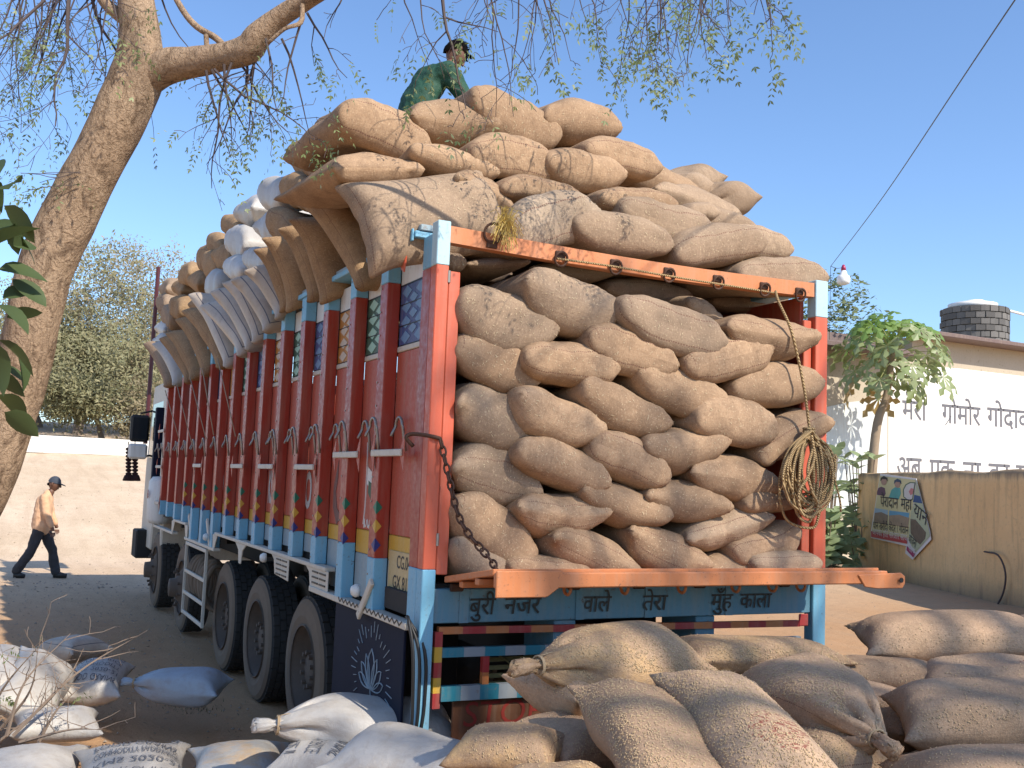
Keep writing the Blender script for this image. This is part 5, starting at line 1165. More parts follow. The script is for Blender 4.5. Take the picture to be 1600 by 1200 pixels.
# stone water tank on the roof
tc = at(1523, 530, 1, 20.5); rad = 49/FPX*float((np.array(tc)-CAM)@FW); zt = at(1523, 484, 1, 20.5).z
WT = empty('water_tank', (tc.x, 20.5, tc.z-.8), 'round grey stone water tank with a white lid on the roof', 'water tank')
SG = [plain('tank_stone_%d' % k, c, .9, .4, 8, .6, dist=.02) for k, c in enumerate(((.16, .15, .14), (.20, .185, .17), (.12, .112, .105)))]
MB().lathe([(rad*.955, -1), (rad*.955, zt-tc.z)], tuple(tc), (0, 0, 1), 40).build('mortar', plain('mortar', (.14, .132, .125), .95), WT, True)
rows = 9; hh = (zt-tc.z+1)/rows; sm = []
for k in range(6):
    m = MB(); n_ = 22; da = 2*math.pi/n_*random.Random(k).uniform(.88, 1.0); g = []
    for rr_ in (rad*.94, rad*(1.0+.012*(k % 3))):
        for j in range(3):
            a_ = -da/2+da*j/2
            for zz in (.02+.05*random.Random(k*7+j).random(), .97-.12*random.Random(k*5+j).random()): rj = rr_*(1+.012*random.Random(k*3+j).uniform(-1, 1)); g.append((rj*math.sin(a_), -rj*math.cos(a_), zz*hh))
    m.v = g; m.f = [(6, 8, 9, 7), (8, 10, 11, 9), (0, 2, 8, 6), (2, 4, 10, 8), (1, 7, 9, 3), (3, 9, 11, 5), (0, 6, 7, 1), (4, 5, 11, 10)]; m.mi = [0]*8; sm.append(m.mesh('stone', (SG[k % 3],)))
for i in range(rows):
    for j in range(22):
        o = bpy.data.objects.new('stone', sm[rng.randrange(6)]); COL.objects.link(o); o.parent = WT; o.location = (0, 0, i*hh+.8-1); o.rotation_euler = (0, 0, 2*math.pi*(j+.5*(i % 2))/22)
m = MB(); m.lathe([(0, .22), (rad*.55, .22), (rad*.74, .17), (rad*.74, -.02), (rad*.0, -.02)], (tc.x-.1, 20.5, zt), (0, 0, 1), 24); m.build('lid', WASH, WT, True)
m = MB(); m.lathe([(0, .08), (.3, .08), (.33, 0), (0, 0)], (tc.x-.1, 20.4, zt+.22), (0, 0, 1), 18); m.tube(spline([(tc.x+.3, 20.4, zt+.2), (tc.x+.9, 20.3, zt+.16), (tc.x+3.5, 20, zt-.15)], 4), .05, 8); m.build('inlet_pipe', WASH, WT, True)
# yellow plastered wall
Pa, Pb = at(1342, 893, 2, 0), at(1600, 951, 2, 0); dw = (Pb-Pa); dw.z = 0; dw.normalize(); nw = Vector((-dw.y, dw.x, 0))
if nw.dot(Vector(CAM)-Pa) < 0: nw = -nw
def onwall(px, py, off=0.0):
    o_ = Vector(CAM); d = Vector(ray(px, py)); P0 = Pa+nw*off; t = (P0-o_).dot(nw)/d.dot(nw); return o_+d*t
hw = onwall(1450, 737).z; Lw = 22
m = MB(); nn_ = 60
prof = [(0, -.2), (0, .6), (0, 1.2), (0, hw-.25), (.0, hw-.05), (-.06, hw), (-.30, hw), (-.38, hw-.06), (-.38, -.2)]
def wf(i, k):
    t = i/nn_*Lw; o_, z_ = prof[k]; n_ = noise.noise((t*1.3, z_*2, 4))*.02+noise.noise((t*.5, z_, 1))*.03; zz = z_+(noise.noise((t*.8, k, 7))*.05 if k in (4, 5, 6, 7) else 0)
    tap = -.28*max(0, 1-z_/hw) if i == 0 else 0
    return Pa+dw*(t+tap)+nw*(o_+n_)+Vector((0, 0, zz))
m.v = [tuple(wf(i, k)) for i in range(nn_+1) for k in range(len(prof))]; kk = len(prof)
m.f = [(i*kk+k, (i+1)*kk+k, (i+1)*kk+k+1, i*kk+k+1) for i in range(nn_) for k in range(kk-1)]+[tuple(range(kk))]; m.mi = [0]*len(m.f)
def ywall():
    m, nt, n, p = newmat('yellow_plaster'); co = node(nt, 'ShaderNodeTexCoord').outputs['Object']; sp = node(nt, 'ShaderNodeSeparateXYZ'); nt.links.new(co, sp.inputs[0])
    big = noisen(nt, co, .8, 6, .65); st = noisen(nt, mapping(nt, co, (3, 3, .35)), 1.6, 6, .7); fine = noisen(nt, co, 14, 6, .7)
    c = mix(nt, ramp(nt, big, [(.35, 0), (.65, 1)]), (.80, .54, .27), (.72, .47, .23)); c = mix(nt, ramp(nt, st, [(.5, 0), (.75, .7)]), c, (.30, .21, .13)); c = mix(nt, ramp(nt, fine, [(.55, 0), (.7, .4)]), c, (.38, .27, .17))
    hgt = math_(nt, 'ADD', sp.outputs[2], math_(nt, 'MULTIPLY', st, .7)); c = mix(nt, ramp(nt, math_(nt, 'MULTIPLY', hgt, .5), [(.1, .9), (.38, 0)]), c, (.15, .12, .10)); c = mix(nt, ramp(nt, math_(nt, 'MULTIPLY', math_(nt, 'ADD', sp.outputs[2], math_(nt, 'MULTIPLY', st, .35)), 1/3.), [((hw-.05)/3.+.02, 0), ((hw+.14)/3., .8)]), c, (.25, .18, .12))  # darker towards the foot and along the top edge
    nt.links.new(c, p.inputs['Base Color']); p.inputs['Roughness'].default_value = .95; p.inputs['Specular IOR Level'].default_value = .1; bump(nt, p, fine, .6, .03); return m
tag(m.build('plastered_wall', ywall(), None, True), 'yellow plastered wall with streaky stains and a poster on it', 'wall')
# poster
PO = empty('poster', onwall(1405, 800, .04), 'curling hindi poster with portraits and photos on the yellow wall', 'poster')
def pz(x, y): return (1340+x/7.06, 720+y/7.06)
def pp(name, pts, mat, off, par=None, th=.003):
    m = MB(); m.poly([onwall(*pz(x, y), off) for x, y in pts], nw*th); m.f = [f for f in m.f]; return m.build(name, mat, par or PO)
CY_ = plain('poster_cream', (.62, .55, .30), .6, .15, 4, 0); CM = plain('poster_margin', (.72, .68, .66), .6, .1, 4, 0)
sh = pp('sheet', [(255, 140), (650, 195), (800, 770), (815, 870), (610, 1090), (530, 1020), (540, 940), (150, 850), (150, 780)], CM, .045, None, .01)
pp('sheet_print', [(250, 165), (640, 212), (610, 510), (580, 840), (545, 850), (155, 790)], CY_, .060); pp('folded_print', [(650, 215), (790, 770), (800, 830), (640, 1010), (560, 880), (590, 560), (620, 500)], plain('poster_green', (.45, .47, .30), .6, .2, 4, 0), .062)
for k, (bx, hx, col, hair) in enumerate([([(215, 345), (230, 300), (262, 285), (300, 300), (310, 365), (295, 390), (215, 375)], (290, 225), (.12, .05, .10), (.01, .01, .012)), ([(345, 405), (375, 320), (415, 290), (470, 300), (478, 360), (455, 425)], (440, 255), (.10, .38, .36), (.03, .06, .12))]):
    pp('portrait_shoulders', bx, plain('poster_cloth_%d' % k, col, .6, .3, 5, 0), .064); cx, cy = hx
    pp('portrait_head', [(cx+32*math.cos(t), cy+44*math.sin(t)) for t in [i*.5236 for i in range(12)]], plain('poster_skin_%d' % k, (.42, .25, .19), .6, .2, 5, 0), .067)
    pp('portrait_hair', [(cx-38, cy), (cx-34, cy-38), (cx, cy-58), (cx+38, cy-36), (cx+40, cy+2), (cx+26, cy-20), (cx-16, cy-24)], plain('poster_hair_%d' % k, hair, .6, .2, 5, 0), .070)
pp('emblem', [(505, 400), (500, 320), (530, 260), (580, 235), (638, 238), (610, 430), (560, 440)], plain('poster_dark_green', (.08, .14, .09), .6, .2, 5, 0), .064); pp('emblem', [(515, 395), (512, 320), (540, 268), (585, 245), (628, 248), (602, 420), (560, 430)], plain('poster_pale', (.62, .58, .54), .6, .2, 5, 0), .067)
pp('emblem', [(565, 340), (590, 300), (620, 310), (608, 365), (585, 380)], plain('poster_pink', (.55, .2, .2), .6, .2, 5, 0), .070)
for bx, c1, c2 in (([(190, 520), (335, 545), (325, 700), (180, 675)], (.35, .50, .60), (.33, .25, .18)), ([(350, 548), (570, 575), (555, 735), (345, 705)], (.14, .36, .52), (.45, .33, .22))):
    pp('photo', bx, plain('poster_photo_%d' % int(bx[0][0]), c1, .6, .3, 5, 0), .064); x0, y0 = bx[0]; x1_, y1_ = bx[1]; hy_ = 55; pp('photo', [(x0, y0+hy_), ((x0+x1_)/2, (y0+y1_)/2+hy_*.6), (x1_, y1_+hy_), bx[2], bx[3]], plain('poster_photo_g%d' % int(x0), c2, .6, .7, 8, 0), .067)
pp('photo', [(585, 640), (640, 650), (755, 790), (745, 860), (690, 925), (640, 880), (585, 790)], plain('poster_photo_c', (.22, .16, .11), .6, .8, 10, 0), .066); pp('photo', [(625, 375), (690, 390), (712, 470), (612, 455)], plain('poster_navy', (.03, .08, .22), .6, .3, 5, 0), .066)
pp('red_band', [(150, 775), (545, 850), (545, 915), (150, 840)], plain('poster_red', (.50, .07, .07), .6, .2, 5, 0), .066); pp('red_band', [(545, 940), (635, 1025), (612, 1065), (540, 985)], plain('poster_magenta', (.35, .04, .12), .6, .2, 5, 0), .066)
def ptxt(t, x, y, x2, y2, size, mat, off=.072, sx=1.):
    a, b = onwall(*pz(x, y), off), onwall(*pz(x2, y2), off); ey = nw.cross((b-a).normalized()); ey = ey if ey.z > 0 else -ey; return fit_text('poster_words', t, a, b, ey, size, mat, PO, .002)
def ptxt_old(t, x, y, x2, y2, size, mat, off=.072, sx=1.):
    a, b = onwall(*pz(x, y), off), onwall(*pz(x2, y2), off); ex = (b-a).normalized(); ey = nw.cross(ex).normalized(); ey = ey if ey.z > 0 else -ey
    if ex.cross(ey).dot(nw) < 0: pass
    lettering('poster_words', t, a, ex, ey, size, mat, PO, .002, sx)
PB = plain('poster_black', (.02, .02, .03), .6, .1); PWh = plain('poster_white', (.7, .66, .62), .6, .1)
ptxt('पैरादान', 250, 500, 445, 528, .36, PB, sx=1.15); ptxt('महा', 475, 530, 595, 545, .36, PB, sx=1.2); ptxt('यान', 610, 590, 760, 720, .40, PB, sx=1.1)
ptxt('धान खरीदी केंद्र । गोठान', 172, 745, 560, 808, .24, PB, sx=.98); ptxt('आपका हित सरकार साथ', 165, 812, 545, 885, .2, PWh, sx=1.1); ptxt('योजना', 560, 890, 640, 965, .26, PB); ptxt('साथ', 560, 985, 630, 1040, .2, PWh)
# bent wire on the wall, electric cable, hanging bulb
tag(MB().tube(spline([onwall(1538, 862, .08), onwall(1560, 868, .12), onwall(1571, 895, .1), onwall(1568, 925, .1), onwall(1555, 952, .1)], 5), .018, 5).build('bent_twig', TWIG, None, True), 'thin dark bent twig leaning on the yellow wall', 'twig')
C1, C2 = atd(1640, -80, 9), at(1298, 416, 1, 15.6); mdl = (C1+C2)/2-Vector((0, 0, .12))
cab_ = tag(MB().tube(spline([C1+(C1-C2)*.8, C1, mdl, C2], 8), .008, 5).build('electric_cable', BLK, None), 'black electric cable slanting down across the sky to the building', 'cable')
C3 = at(1318, 419, 1, 15.6); BU = empty('hanging_bulb', C3, 'white bulb with a red cap hanging beside the load', 'bulb')
m = MB(); m.tube(spline([C2, (C2+C3)/2-Vector((0, 0, .03)), C3+Vector((0, 0, .02))], 4), .008, 4); m.tube([C2, at(1296, 540, 1, 15.9)], .006, 4); m.build('flex', BLK, BU)
u_ = 17.5/FPX; MB().lathe([(0, .10), (.03, .09), (.06, .02), (.07, -.06), (0, -.06)], C3, (0, 0, 1), 14).build('cap', plain('magenta_cap', (.35, .02, .08), .4, .1), BU, True)
MB().lathe([(.055, -.06), (.09, -.12), (.10, -.18), (.16, -.22), (.175, -.27), (.175, -.36), (.155, -.42), (.06, -.46), (0, -.46)], C3, (0, 0, 1), 20).build('bulb', plain('white_plastic', (.8, .8, .8), .3, .05), BU, True)
# ------------------------------------------------------------------ rope, straw, ropes of the load
def ropemat():
    m, nt, n, p = newmat('coir_rope'); uv = node(nt, 'ShaderNodeTexCoord').outputs['Object']; w_ = node(nt, 'ShaderNodeTexWave', wave_type='BANDS', bands_direction='DIAGONAL'); w_.inputs['Scale'].default_value = 42; w_.inputs['Distortion'].default_value = 1.5; nt.links.new(uv, w_.inputs[0])
    c = mix(nt, w_.outputs['Fac'], (.22, .13, .055), (.55, .39, .19)); c = mix(nt, math_(nt, 'MULTIPLY', noisen(nt, uv, 30, 4, .7), .5), c, (.35, .24, .12)); nt.links.new(c, p.inputs['Base Color']); p.inputs['Roughness'].default_value = .9; bump(nt, p, w_.outputs['Fac'], .9, .006); return m
ROPE = ropemat()
RP = empty('rope_coil', at(1262, 660, 1, -.2), 'thick coil of brown rope hanging at the right rear corner', 'rope'); r = random.Random(12)
def rp(px, py, y): return at(px, py, 1, y)
def rope(name, pts, rad_, par=RP): 
    s_ = spline(pts, 10); return MB().tube(s_, rad_, 7).build(name, ROPE, par, True)
rope('hanging_strand', [rp(1212, 455, -.10), rp(1216, 470, -.14), rp(1234, 510, -.2), rp(1247, 560, -.2), rp(1257, 610, -.2), rp(1263, 655, -.2), rp(1265, 672, -.2)], .0085)
rope('hanging_strand', [rp(1212, 458, -.08), rp(1150, 448, -.085), rp(1050, 432, -.09), rp(950, 415, -.09), rp(870, 404, -.09)], .006)
for k in range(22):
    cx = 1264+r.uniform(-5, 5); top = 676+r.uniform(-5, 8); bot = r.uniform(772, 826); wl_, wr_ = r.uniform(8, 42), r.uniform(8, 42); y0 = -.19-r.uniform(0, .11)
    pts = [rp(cx, top, y0), rp(cx-wl_*.7, top+(bot-top)*.22, y0-.02), rp(cx-wl_, top+(bot-top)*.55, y0-.03), rp(cx-wl_*.72+r.uniform(-5, 8), bot-14, y0), rp(cx+r.uniform(-12, 12), bot, y0-.02), rp(cx+wr_*.75, bot-16, y0-.03), rp(cx+wr_, top+(bot-top)*.52, y0-.03), rp(cx+wr_*.7, top+(bot-top)*.2, y0-.01), rp(cx+1, top, y0)]
    rope('rope_loop', pts, .0078)
rope('rope_loop', [rp(1268, 680, -.33), rp(1272, 715, -.34), rp(1262, 745, -.35), rp(1248, 770, -.34), rp(1252, 800, -.33), rp(1268, 808, -.33), rp(1278, 790, -.34), rp(1268, 765, -.35), rp(1262, 735, -.34), rp(1270, 700, -.33)], .0085)
rope('rope_loop', [rp(1280, 695, -.3), rp(1298, 715, -.31), rp(1306, 712, -.31), rp(1304, 745, -.3), rp(1312, 780, -.3), rp(1314, 800, -.3)], .006)
m = MB()
for q in range(4): zc = q*.012; m.tube([tuple(rp(1264, 670+q*4, -.2)+Vector((.03*math.cos(t), .03*math.sin(t), 0))) for t in [i*.628 for i in range(10)]], .008, 6, close=True)
m.build('binding', ROPE, RP, True)
ST = empty('straw_tuft', at(795, 350, 1, -.12), 'tuft of yellow straw caught on the orange bar', 'straw'); m = MB(); r = random.Random(3)
for k in range(150):
    p0 = at(r.uniform(780, 800), r.uniform(340, 362), 1, -.1-r.uniform(0, .05)); a_ = r.uniform(0, 6.28); d = Vector((math.cos(a_)*.05, r.uniform(-.05, .01), math.sin(a_)*.09)); m.tube([p0, p0+d*.6+Vector((0, 0, .01)), p0+d+Vector((r.uniform(-.02, .02), 0, -.03))], .0016, 3)
o = m.build('straw', leafmat('straw', (.75, .52, .10), (.62, .48, .16), .5, .3), ST)
for k, (p1, p2) in enumerate([((340, 560), (368, 682)), ((316, 575), (334, 680)), ((297, 590), (322, 686)), ((276, 600), (299, 690)), ((258, 610), (281, 690)), ((266, 470), (256, 600))]):
    A, B = at(*p1, 0, -.16), at(*p2, 0, -.10); tag(MB().tube([A, (A+B)/2, B], .0055, 5).build('lashing_rope', plain('thin_rope_%d' % k, (.42, .30, .2), .9), None, True), 'thin rope lashing the left side of the load, %s from the rear' % NTH[k], 'rope', 'lashing ropes on the left side')
G_ = empty('garland', at(205, 690, 1, 11.0), 'pair of black tassel garlands hanging below the wing mirror', 'garland'); m = MB(); BT = plain('black_tassel', (.03, .006, .008), .9, .5, 30, .6)
for px in (201, 211):
    for k in range(8):
        c = at(px, 702+k*5.5, 1, 11.0); m.lathe([(0, .035), (.04, .015), (.045, 0), (.03, -.02), (0, -.03)], c, (0, 0, 1), 8)
    c = at(px, 745, 1, 11.0); m.lathe([(0, .06), (.06, .02), (.085, -.05), (.075, -.06), (0, -.04)], c, (0, 0, 1), 10)
    m.tube([at(px, 690, 1, 11.0), at(px, 748, 1, 11.0)], .008, 4)
m.build('tassels', BT, G_, True)
# ------------------------------------------------------------------ people
SKIN = plain('brown_skin', (.16, .075, .045), .55, .2, 10, .1); HAIR = plain('black_hair', (.006, .005, .005), 1., .3, 60, .6, 0, .05)
def body(name, joints, edges, mat, parent, sub=2, root=0):
    me = bpy.data.meshes.new(name); names = list(joints); me.from_pydata([joints[k][0] for k in names], [(names.index(a), names.index(b)) for a, b in edges], []); me.update()
    o = bpy.data.objects.new(name, me); COL.objects.link(o); o.parent = parent; me.materials.append(mat)
    sk = o.modifiers.new('skin', 'SKIN'); sk.use_smooth_shade = True; layer = me.skin_vertices[0] if me.skin_vertices else None
    if layer is None:
        bpy.context.view_layer.objects.active = o; bpy.ops.object.modifier_remove({'object': o}, modifier='skin')
    for i, k in enumerate(names):
        rr_ = joints[k][1]; layer.data[i].radius = rr_ if hasattr(rr_, '__len__') else (rr_, rr_); layer.data[i].use_root = (i == root)
    s = o.modifiers.new('sub', 'SUBSURF'); s.levels = sub; s.render_levels = sub; return o
def head(parent, c, fwd, up, s=1., hair=True, cap=None):
    """face with nose, eyes, ears; c centre of the head"""
    c = Vector(c); f = Vector(fwd).normalized(); u = Vector(up); u = (u-f*u.dot(f)).normalized(); l = u.cross(f)
    def W(x, y, z): return c+(l*x+f*y+u*z)*s
    m = MB(); N, K = 20, 16; 
    for i in range(N+1):
        th = math.pi*i/N; z = math.cos(th)*.118; rr_ = math.sin(th)
        for k in range(K):
            a = 2*math.pi*k/K; x = math.sin(a)*.076*rr_; y = math.cos(a)*.093*rr_
            if z < -.02: y = y*(1-.25*(-z-.02)/.1)+.018*(-z-.02)/.1; x *= 1-.35*(-z-.02)/.1
            if abs(a) < .3 or abs(a-2*math.pi) < .3:
                if -.03 < z < .02: y += .016*(1-(z+.005)/.03 if z > -.005 else 1)
            m.v.append(W(x, y, z))
    m.f = [(i*K+k, i*K+(k+1) % K, (i+1)*K+(k+1) % K, (i+1)*K+k) for i in range(N) for k in range(K)]; m.mi = [0]*len(m.f)
    return m, W
def add_head(parent, c, fwd, up, s=1., cap=None):
    m, W = head(parent, c, fwd, up, s)
    for sg in (-1, 1):
        n0 = len(m.v); m.tube([W(sg*.074, -.005, .02), W(sg*.088, -.018, .018), W(sg*.09, -.018, -.005), W(sg*.078, -.008, -.03)], .011*s, 6)
    m.tube([W(0, .09, .03), W(0, .105, -.005), W(0, .108, -.02), W(0, .09, -.027)], [.008*s, .011*s, .014*s, .006*s], 6)
    m.tube([W(-.022, .083, -.055), W(0, .092, -.053), W(.022, .083, -.055)], .006*s, 5)
    o = m.build('head', SKIN, parent, True, loc=(0, 0, 0))
    e = MB()
    for sg in (-1, 1): e.lathe([(0, .006), (.009, .003), (.011, 0)], W(sg*.03, .086, .012), Vector(fwd), 8); e.tube([W(sg*.018, .092, .032), W(sg*.034, .09, .037), W(sg*.05, .078, .031)], .004*s, 4)
    e.build('eyes', HAIR, parent, True, loc=(0, 0, 0))
    return W
def cloth(name, joints, edges, mat, parent, side, vox=.014, fold=.014, fs=.09, smooth=5):
    side = Vector(side).normalized(); m = MB()
    def ell(c, rs_, rf, d):
        pass
    for k, (p, rr_) in joints.items():
        rs_, rf = rr_ if hasattr(rr_, '__len__') else (rr_, rr_); fr = side.cross(Z3).normalized(); p = Vector(p); N, K = 8, 14; vs = []
        for i in range(N+1):
            th = math.pi*i/N
            for q in range(K): a = 2*math.pi*q/K; vs.append(p+side*(math.cos(a)*math.sin(th)*rs_)+fr*(math.sin(a)*math.sin(th)*rf)+Z3*(math.cos(th)*min(rs_, rf)))
        m.add(vs, [(i*K+q, i*K+(q+1) % K, (i+1)*K+(q+1) % K, (i+1)*K+q) for i in range(N) for q in range(K)])
    for a_, b_2 in edges:
        (p, ra), (q2, rb) = joints[a_], joints[b_2]; p, q2 = Vector(p), Vector(q2); ra = ra if hasattr(ra, '__len__') else (ra, ra); rb = rb if hasattr(rb, '__len__') else (rb, rb)
        d = (q2-p).normalized(); s_ = (side-d*side.dot(d)); s_ = s_.normalized() if s_.length > .2 else d.orthogonal().normalized(); f_ = d.cross(s_); K = 14; vs = []
        for t in (0, .5, 1):
            c = p.lerp(q2, t); r1, r2_ = ra[0]+(rb[0]-ra[0])*t, ra[1]+(rb[1]-ra[1])*t
            vs += [c+s_*(math.cos(2*math.pi*i/K)*r1)+f_*(math.sin(2*math.pi*i/K)*r2_) for i in range(K)]
        m.add(vs, [(j*K+i, j*K+(i+1) % K, (j+1)*K+(i+1) % K, (j+1)*K+i) for j in (0, 1) for i in range(K)]+[tuple(range(K))[::-1], tuple(range(2*K, 3*K))])
    o = m.build(name, mat, parent, True, loc=(0, 0, 0)); rm = o.modifiers.new('remesh', 'REMESH'); rm.mode = 'VOXEL'; rm.voxel_size = vox; rm.use_smooth_shade = True
    sm_ = o.modifiers.new('smooth', 'SMOOTH'); sm_.iterations = smooth; sm_.factor = .5
    if fold:
        tx = bpy.data.textures.get('folds') or bpy.data.textures.new('folds', 'CLOUDS'); tx.noise_scale = fs; tx.noise_depth = 2; dm_ = o.modifiers.new('folds', 'DISPLACE'); dm_.texture = tx; dm_.strength = fold*2; dm_.mid_level = .5; dm_.texture_coords = 'LOCAL'
    return o
# walking man
ft = at(62, 903, 2, 0); WM = empty('person', ft, 'man in a peach shirt, dark jeans and cap walking right across the yard', 'person')
R3 = Vector((RT[0], RT[1], 0)).normalized(); F3 = Vector((FW[0], FW[1], 0)).normalized(); Z3 = Vector((0, 0, 1)); wd = (R3+F3*.25).normalized(); ws = Vector((-wd.y, wd.x, 0))  # walking direction, his left side away
def b_(f, s, z): return wd*f+ws*s+Z3*z
H = 1.62/1.75
def sc(j): return {k: (v[0]*H, v[1] if hasattr(v[1], '__len__') else v[1]) for k, v in j.items()}
jb = sc({'hip': (b_(-.02, 0, .95), .08), 'chest': (b_(.0, 0, 1.25), .09), 'neck': (b_(.05, 0, 1.46), .062), 'top': (b_(.10, 0, 1.56), .058),
 'sl': (b_(.02, .17, 1.40), .06), 'el': (b_(.06, .23, 1.14), .042), 'wl': (b_(.16, .2, .92), .03), 'sr': (b_(.02, -.17, 1.40), .06), 'er': (b_(.08, -.22, 1.12), .042), 'wr': (b_(.17, -.22, .89), .03), 'pr': (b_(.19, -.22, .82), (.035, .02)), 'pl': (b_(.18, .2, .85), (.035, .02)),
 'hl': (b_(-.02, .09, .90), .06), 'kl': (b_(.16, .1, .50), .06), 'al': (b_(.24, .1, .09), .04), 'tl': (b_(.40, .1, .03), .03), 'hr': (b_(-.04, -.09, .90), .06), 'kr': (b_(-.12, -.1, .50), .06), 'ar': (b_(-.36, -.1, .12), .04), 'tr': (b_(-.26, -.1, .03), .03)})
ed = [('hip', 'chest'), ('chest', 'neck'), ('neck', 'top'), ('chest', 'sl'), ('sl', 'el'), ('el', 'wl'), ('wl', 'pl'), ('chest', 'sr'), ('sr', 'er'), ('er', 'wr'), ('wr', 'pr'), ('hip', 'hl'), ('hl', 'kl'), ('kl', 'al'), ('al', 'tl'), ('hip', 'hr'), ('hr', 'kr'), ('kr', 'ar'), ('ar', 'tr')]
body('body', jb, ed, SKIN, WM)
def fingers(e, P, D, S, s=1.):
    m = MB(); D, S = Vector(D).normalized(), Vector(S).normalized(); N = D.cross(S)
    for k in range(4): q = Vector(P)+S*(k-1.5)*.019*s; L = (.065, .075, .07, .055)[k]*s; m.tube([q, q+D*L*.5+N*.004, q+D*L*.8+N*.014*s, q+D*L+N*.028*s], [.0095*s, .009*s, .008*s, .006*s], 6)
    q = Vector(P)-S*.04*s-D*.03*s; m.tube([q, q-S*.012*s+D*.03*s+N*.01, q+D*.055*s+N*.022*s], [.011*s, .01*s, .007*s], 6)
    return m.build('fingers', SKIN, e, True, loc=(0, 0, 0))
fingers(WM, b_(.19, -.22, .80)*H, -Z3+wd*.2, wd, 1.); fingers(WM, b_(.18, .2, .83)*H, -Z3+wd*.2, wd, 1.)
SH = plain('peach_shirt', (.72, .43, .25), .85, .25, 6, .5, dist=.02); JE = plain('dark_jeans', (.045, .045, .052), .85, .8, 5, .5, dist=.02)
js = sc({'hip': (b_(-.04, 0, .88), (.185, .145)), 'w': (b_(-.04, 0, 1.05), (.18, .145)), 'chest': (b_(-.02, 0, 1.30), (.175, .135)), 'neck': (b_(.03, 0, 1.46), (.075, .07)), 'sl': (b_(.01, .17, 1.40), .072), 'el': (b_(.05, .23, 1.14), .06), 'wl': (b_(.15, .2, .93), .045), 'sr': (b_(.01, -.17, 1.40), .072), 'er': (b_(.07, -.22, 1.12), .06), 'wr': (b_(.16, -.22, .91), .045)})
cloth('shirt', js, [('hip', 'w'), ('w', 'chest'), ('chest', 'neck'), ('chest', 'sl'), ('sl', 'el'), ('el', 'wl'), ('chest', 'sr'), ('sr', 'er'), ('er', 'wr')], SH, WM, ws)
jp = sc({'hip': (b_(-.03, 0, .90), (.155, .125)), 'hl': (b_(-.0, .08, .82), .10), 'kl': (b_(.15, .1, .48), .075), 'al': (b_(.23, .1, .10), .075), 'hr': (b_(-.06, -.08, .82), .10), 'kr': (b_(-.15, -.1, .48), .075), 'ar': (b_(-.36, -.1, .13), .075)})
cloth('trousers', jp, [('hip', 'hl'), ('hl', 'kl'), ('kl', 'al'), ('hip', 'hr'), ('hr', 'kr'), ('kr', 'ar')], JE, WM, ws)
for (a, b, c) in ((b_(.20, .1, .045), b_(.30, .1, .045), b_(.42, .1, .03)), (b_(-.40, -.1, .055), b_(-.31, -.1, .05), b_(-.22, -.1, .03))):
    MB().tube([a*H, b*H, c*H], [.045, .05, .035], 10).build('shoe', BLK, WM, True, loc=(0, 0, 0))
W = add_head(WM, b_(.115, 0, 1.63)*H, wd*1.0-Z3*.25, Z3, 1.)
cp_ = MB(); K = 16
for i in range(6):
    th = .5*math.pi*i/5
    for k in range(K): a = 2*math.pi*k/K; cp_.v.append(W(math.sin(a)*.086*math.sin(th), math.cos(a)*.102*math.sin(th)-.004, .022+math.cos(th)*.112))
cp_.f = [(i*K+k, i*K+(k+1) % K, (i+1)*K+(k+1) % K, (i+1)*K+k) for i in range(5) for k in range(K)]; cp_.mi = [0]*len(cp_.f)
cp_.add([W(-.075, .06, .028), W(-.05, .14, .018), W(0, .175, .012), W(.05, .14, .018), W(.075, .06, .028), W(-.075, .06, .04), W(-.05, .14, .03), W(0, .175, .024), W(.05, .14, .03), W(.075, .06, .04)], [(0, 1, 2, 3, 4), (9, 8, 7, 6, 5), (0, 5, 6, 1), (1, 6, 7, 2), (2, 7, 8, 3), (3, 8, 9, 4)])
cp_.build('cap', plain('blue_grey_cap', (.045, .055, .075), .8, .3), WM, True, loc=(0, 0, 0))
hb = MB(); hb.lathe([(.0, 0), (.077, 0), (.079, .05), (.0, .06)], W(0, -.012, -.035), W(0, 0, 1)-W(0, 0, 0), 14); hb.v = [v for v in hb.v]; 
MB().tube([W(-.05, -.06, -.02), W(0, -.085, -.02), W(.05, -.06, -.02)], .026, 8).build('hair', HAIR, WM, True, loc=(0, 0, 0))
# man in green on the load
hc = atd(712, 84, 8.2); gb = Vector((hc.x-.12, hc.y, hc.z-.86)); GM = empty('person', gb, 'man in a dark green shirt bending forward on top of the load', 'person')
fd = (R3*.8+F3*.6).normalized(); sd_ = Vector((-fd.y, fd.x, 0))
def g_(f, s, z): return fd*f+sd_*s+Z3*z
o0 = hc-gb
jb = {'hip': (g_(-.22, 0, .08), .09), 'belly': (g_(-.2, 0, .3), .09), 'chest': (g_(-.1, 0, .5), .09), 'neck': (o0+g_(-.06, 0, -.14), .06), 'top': (o0+g_(-.02, 0, -.07), .055), 'sl': (g_(-.05, .17, .57), .05), 'el': (g_(.12, .3, .36), .045), 'wl': (g_(.32, .2, .25), .032), 'pl': (g_(.38, .18, .22), (.035, .02)),
 'sr': (g_(-.05, -.17, .57), .05), 'er': (g_(.1, -.27, .33), .045), 'wr': (g_(.3, -.15, .22), .032), 'pr': (g_(.36, -.13, .19), (.035, .02)), 'hl': (g_(-.18, .1, .05), .095), 'kl': (g_(.2, .22, .22), .065), 'al': (g_(.3, .2, -.18), .045), 'tl': (g_(.44, .2, -.22), .03), 'hr': (g_(-.18, -.1, .05), .095), 'kr': (g_(.2, -.22, .2), .065), 'ar': (g_(.3, -.2, -.2), .045), 'tr': (g_(.44, -.2, -.24), .03)}
body('body', jb, [('hip', 'belly'), ('belly', 'chest')]+ed[1:], SKIN, GM)
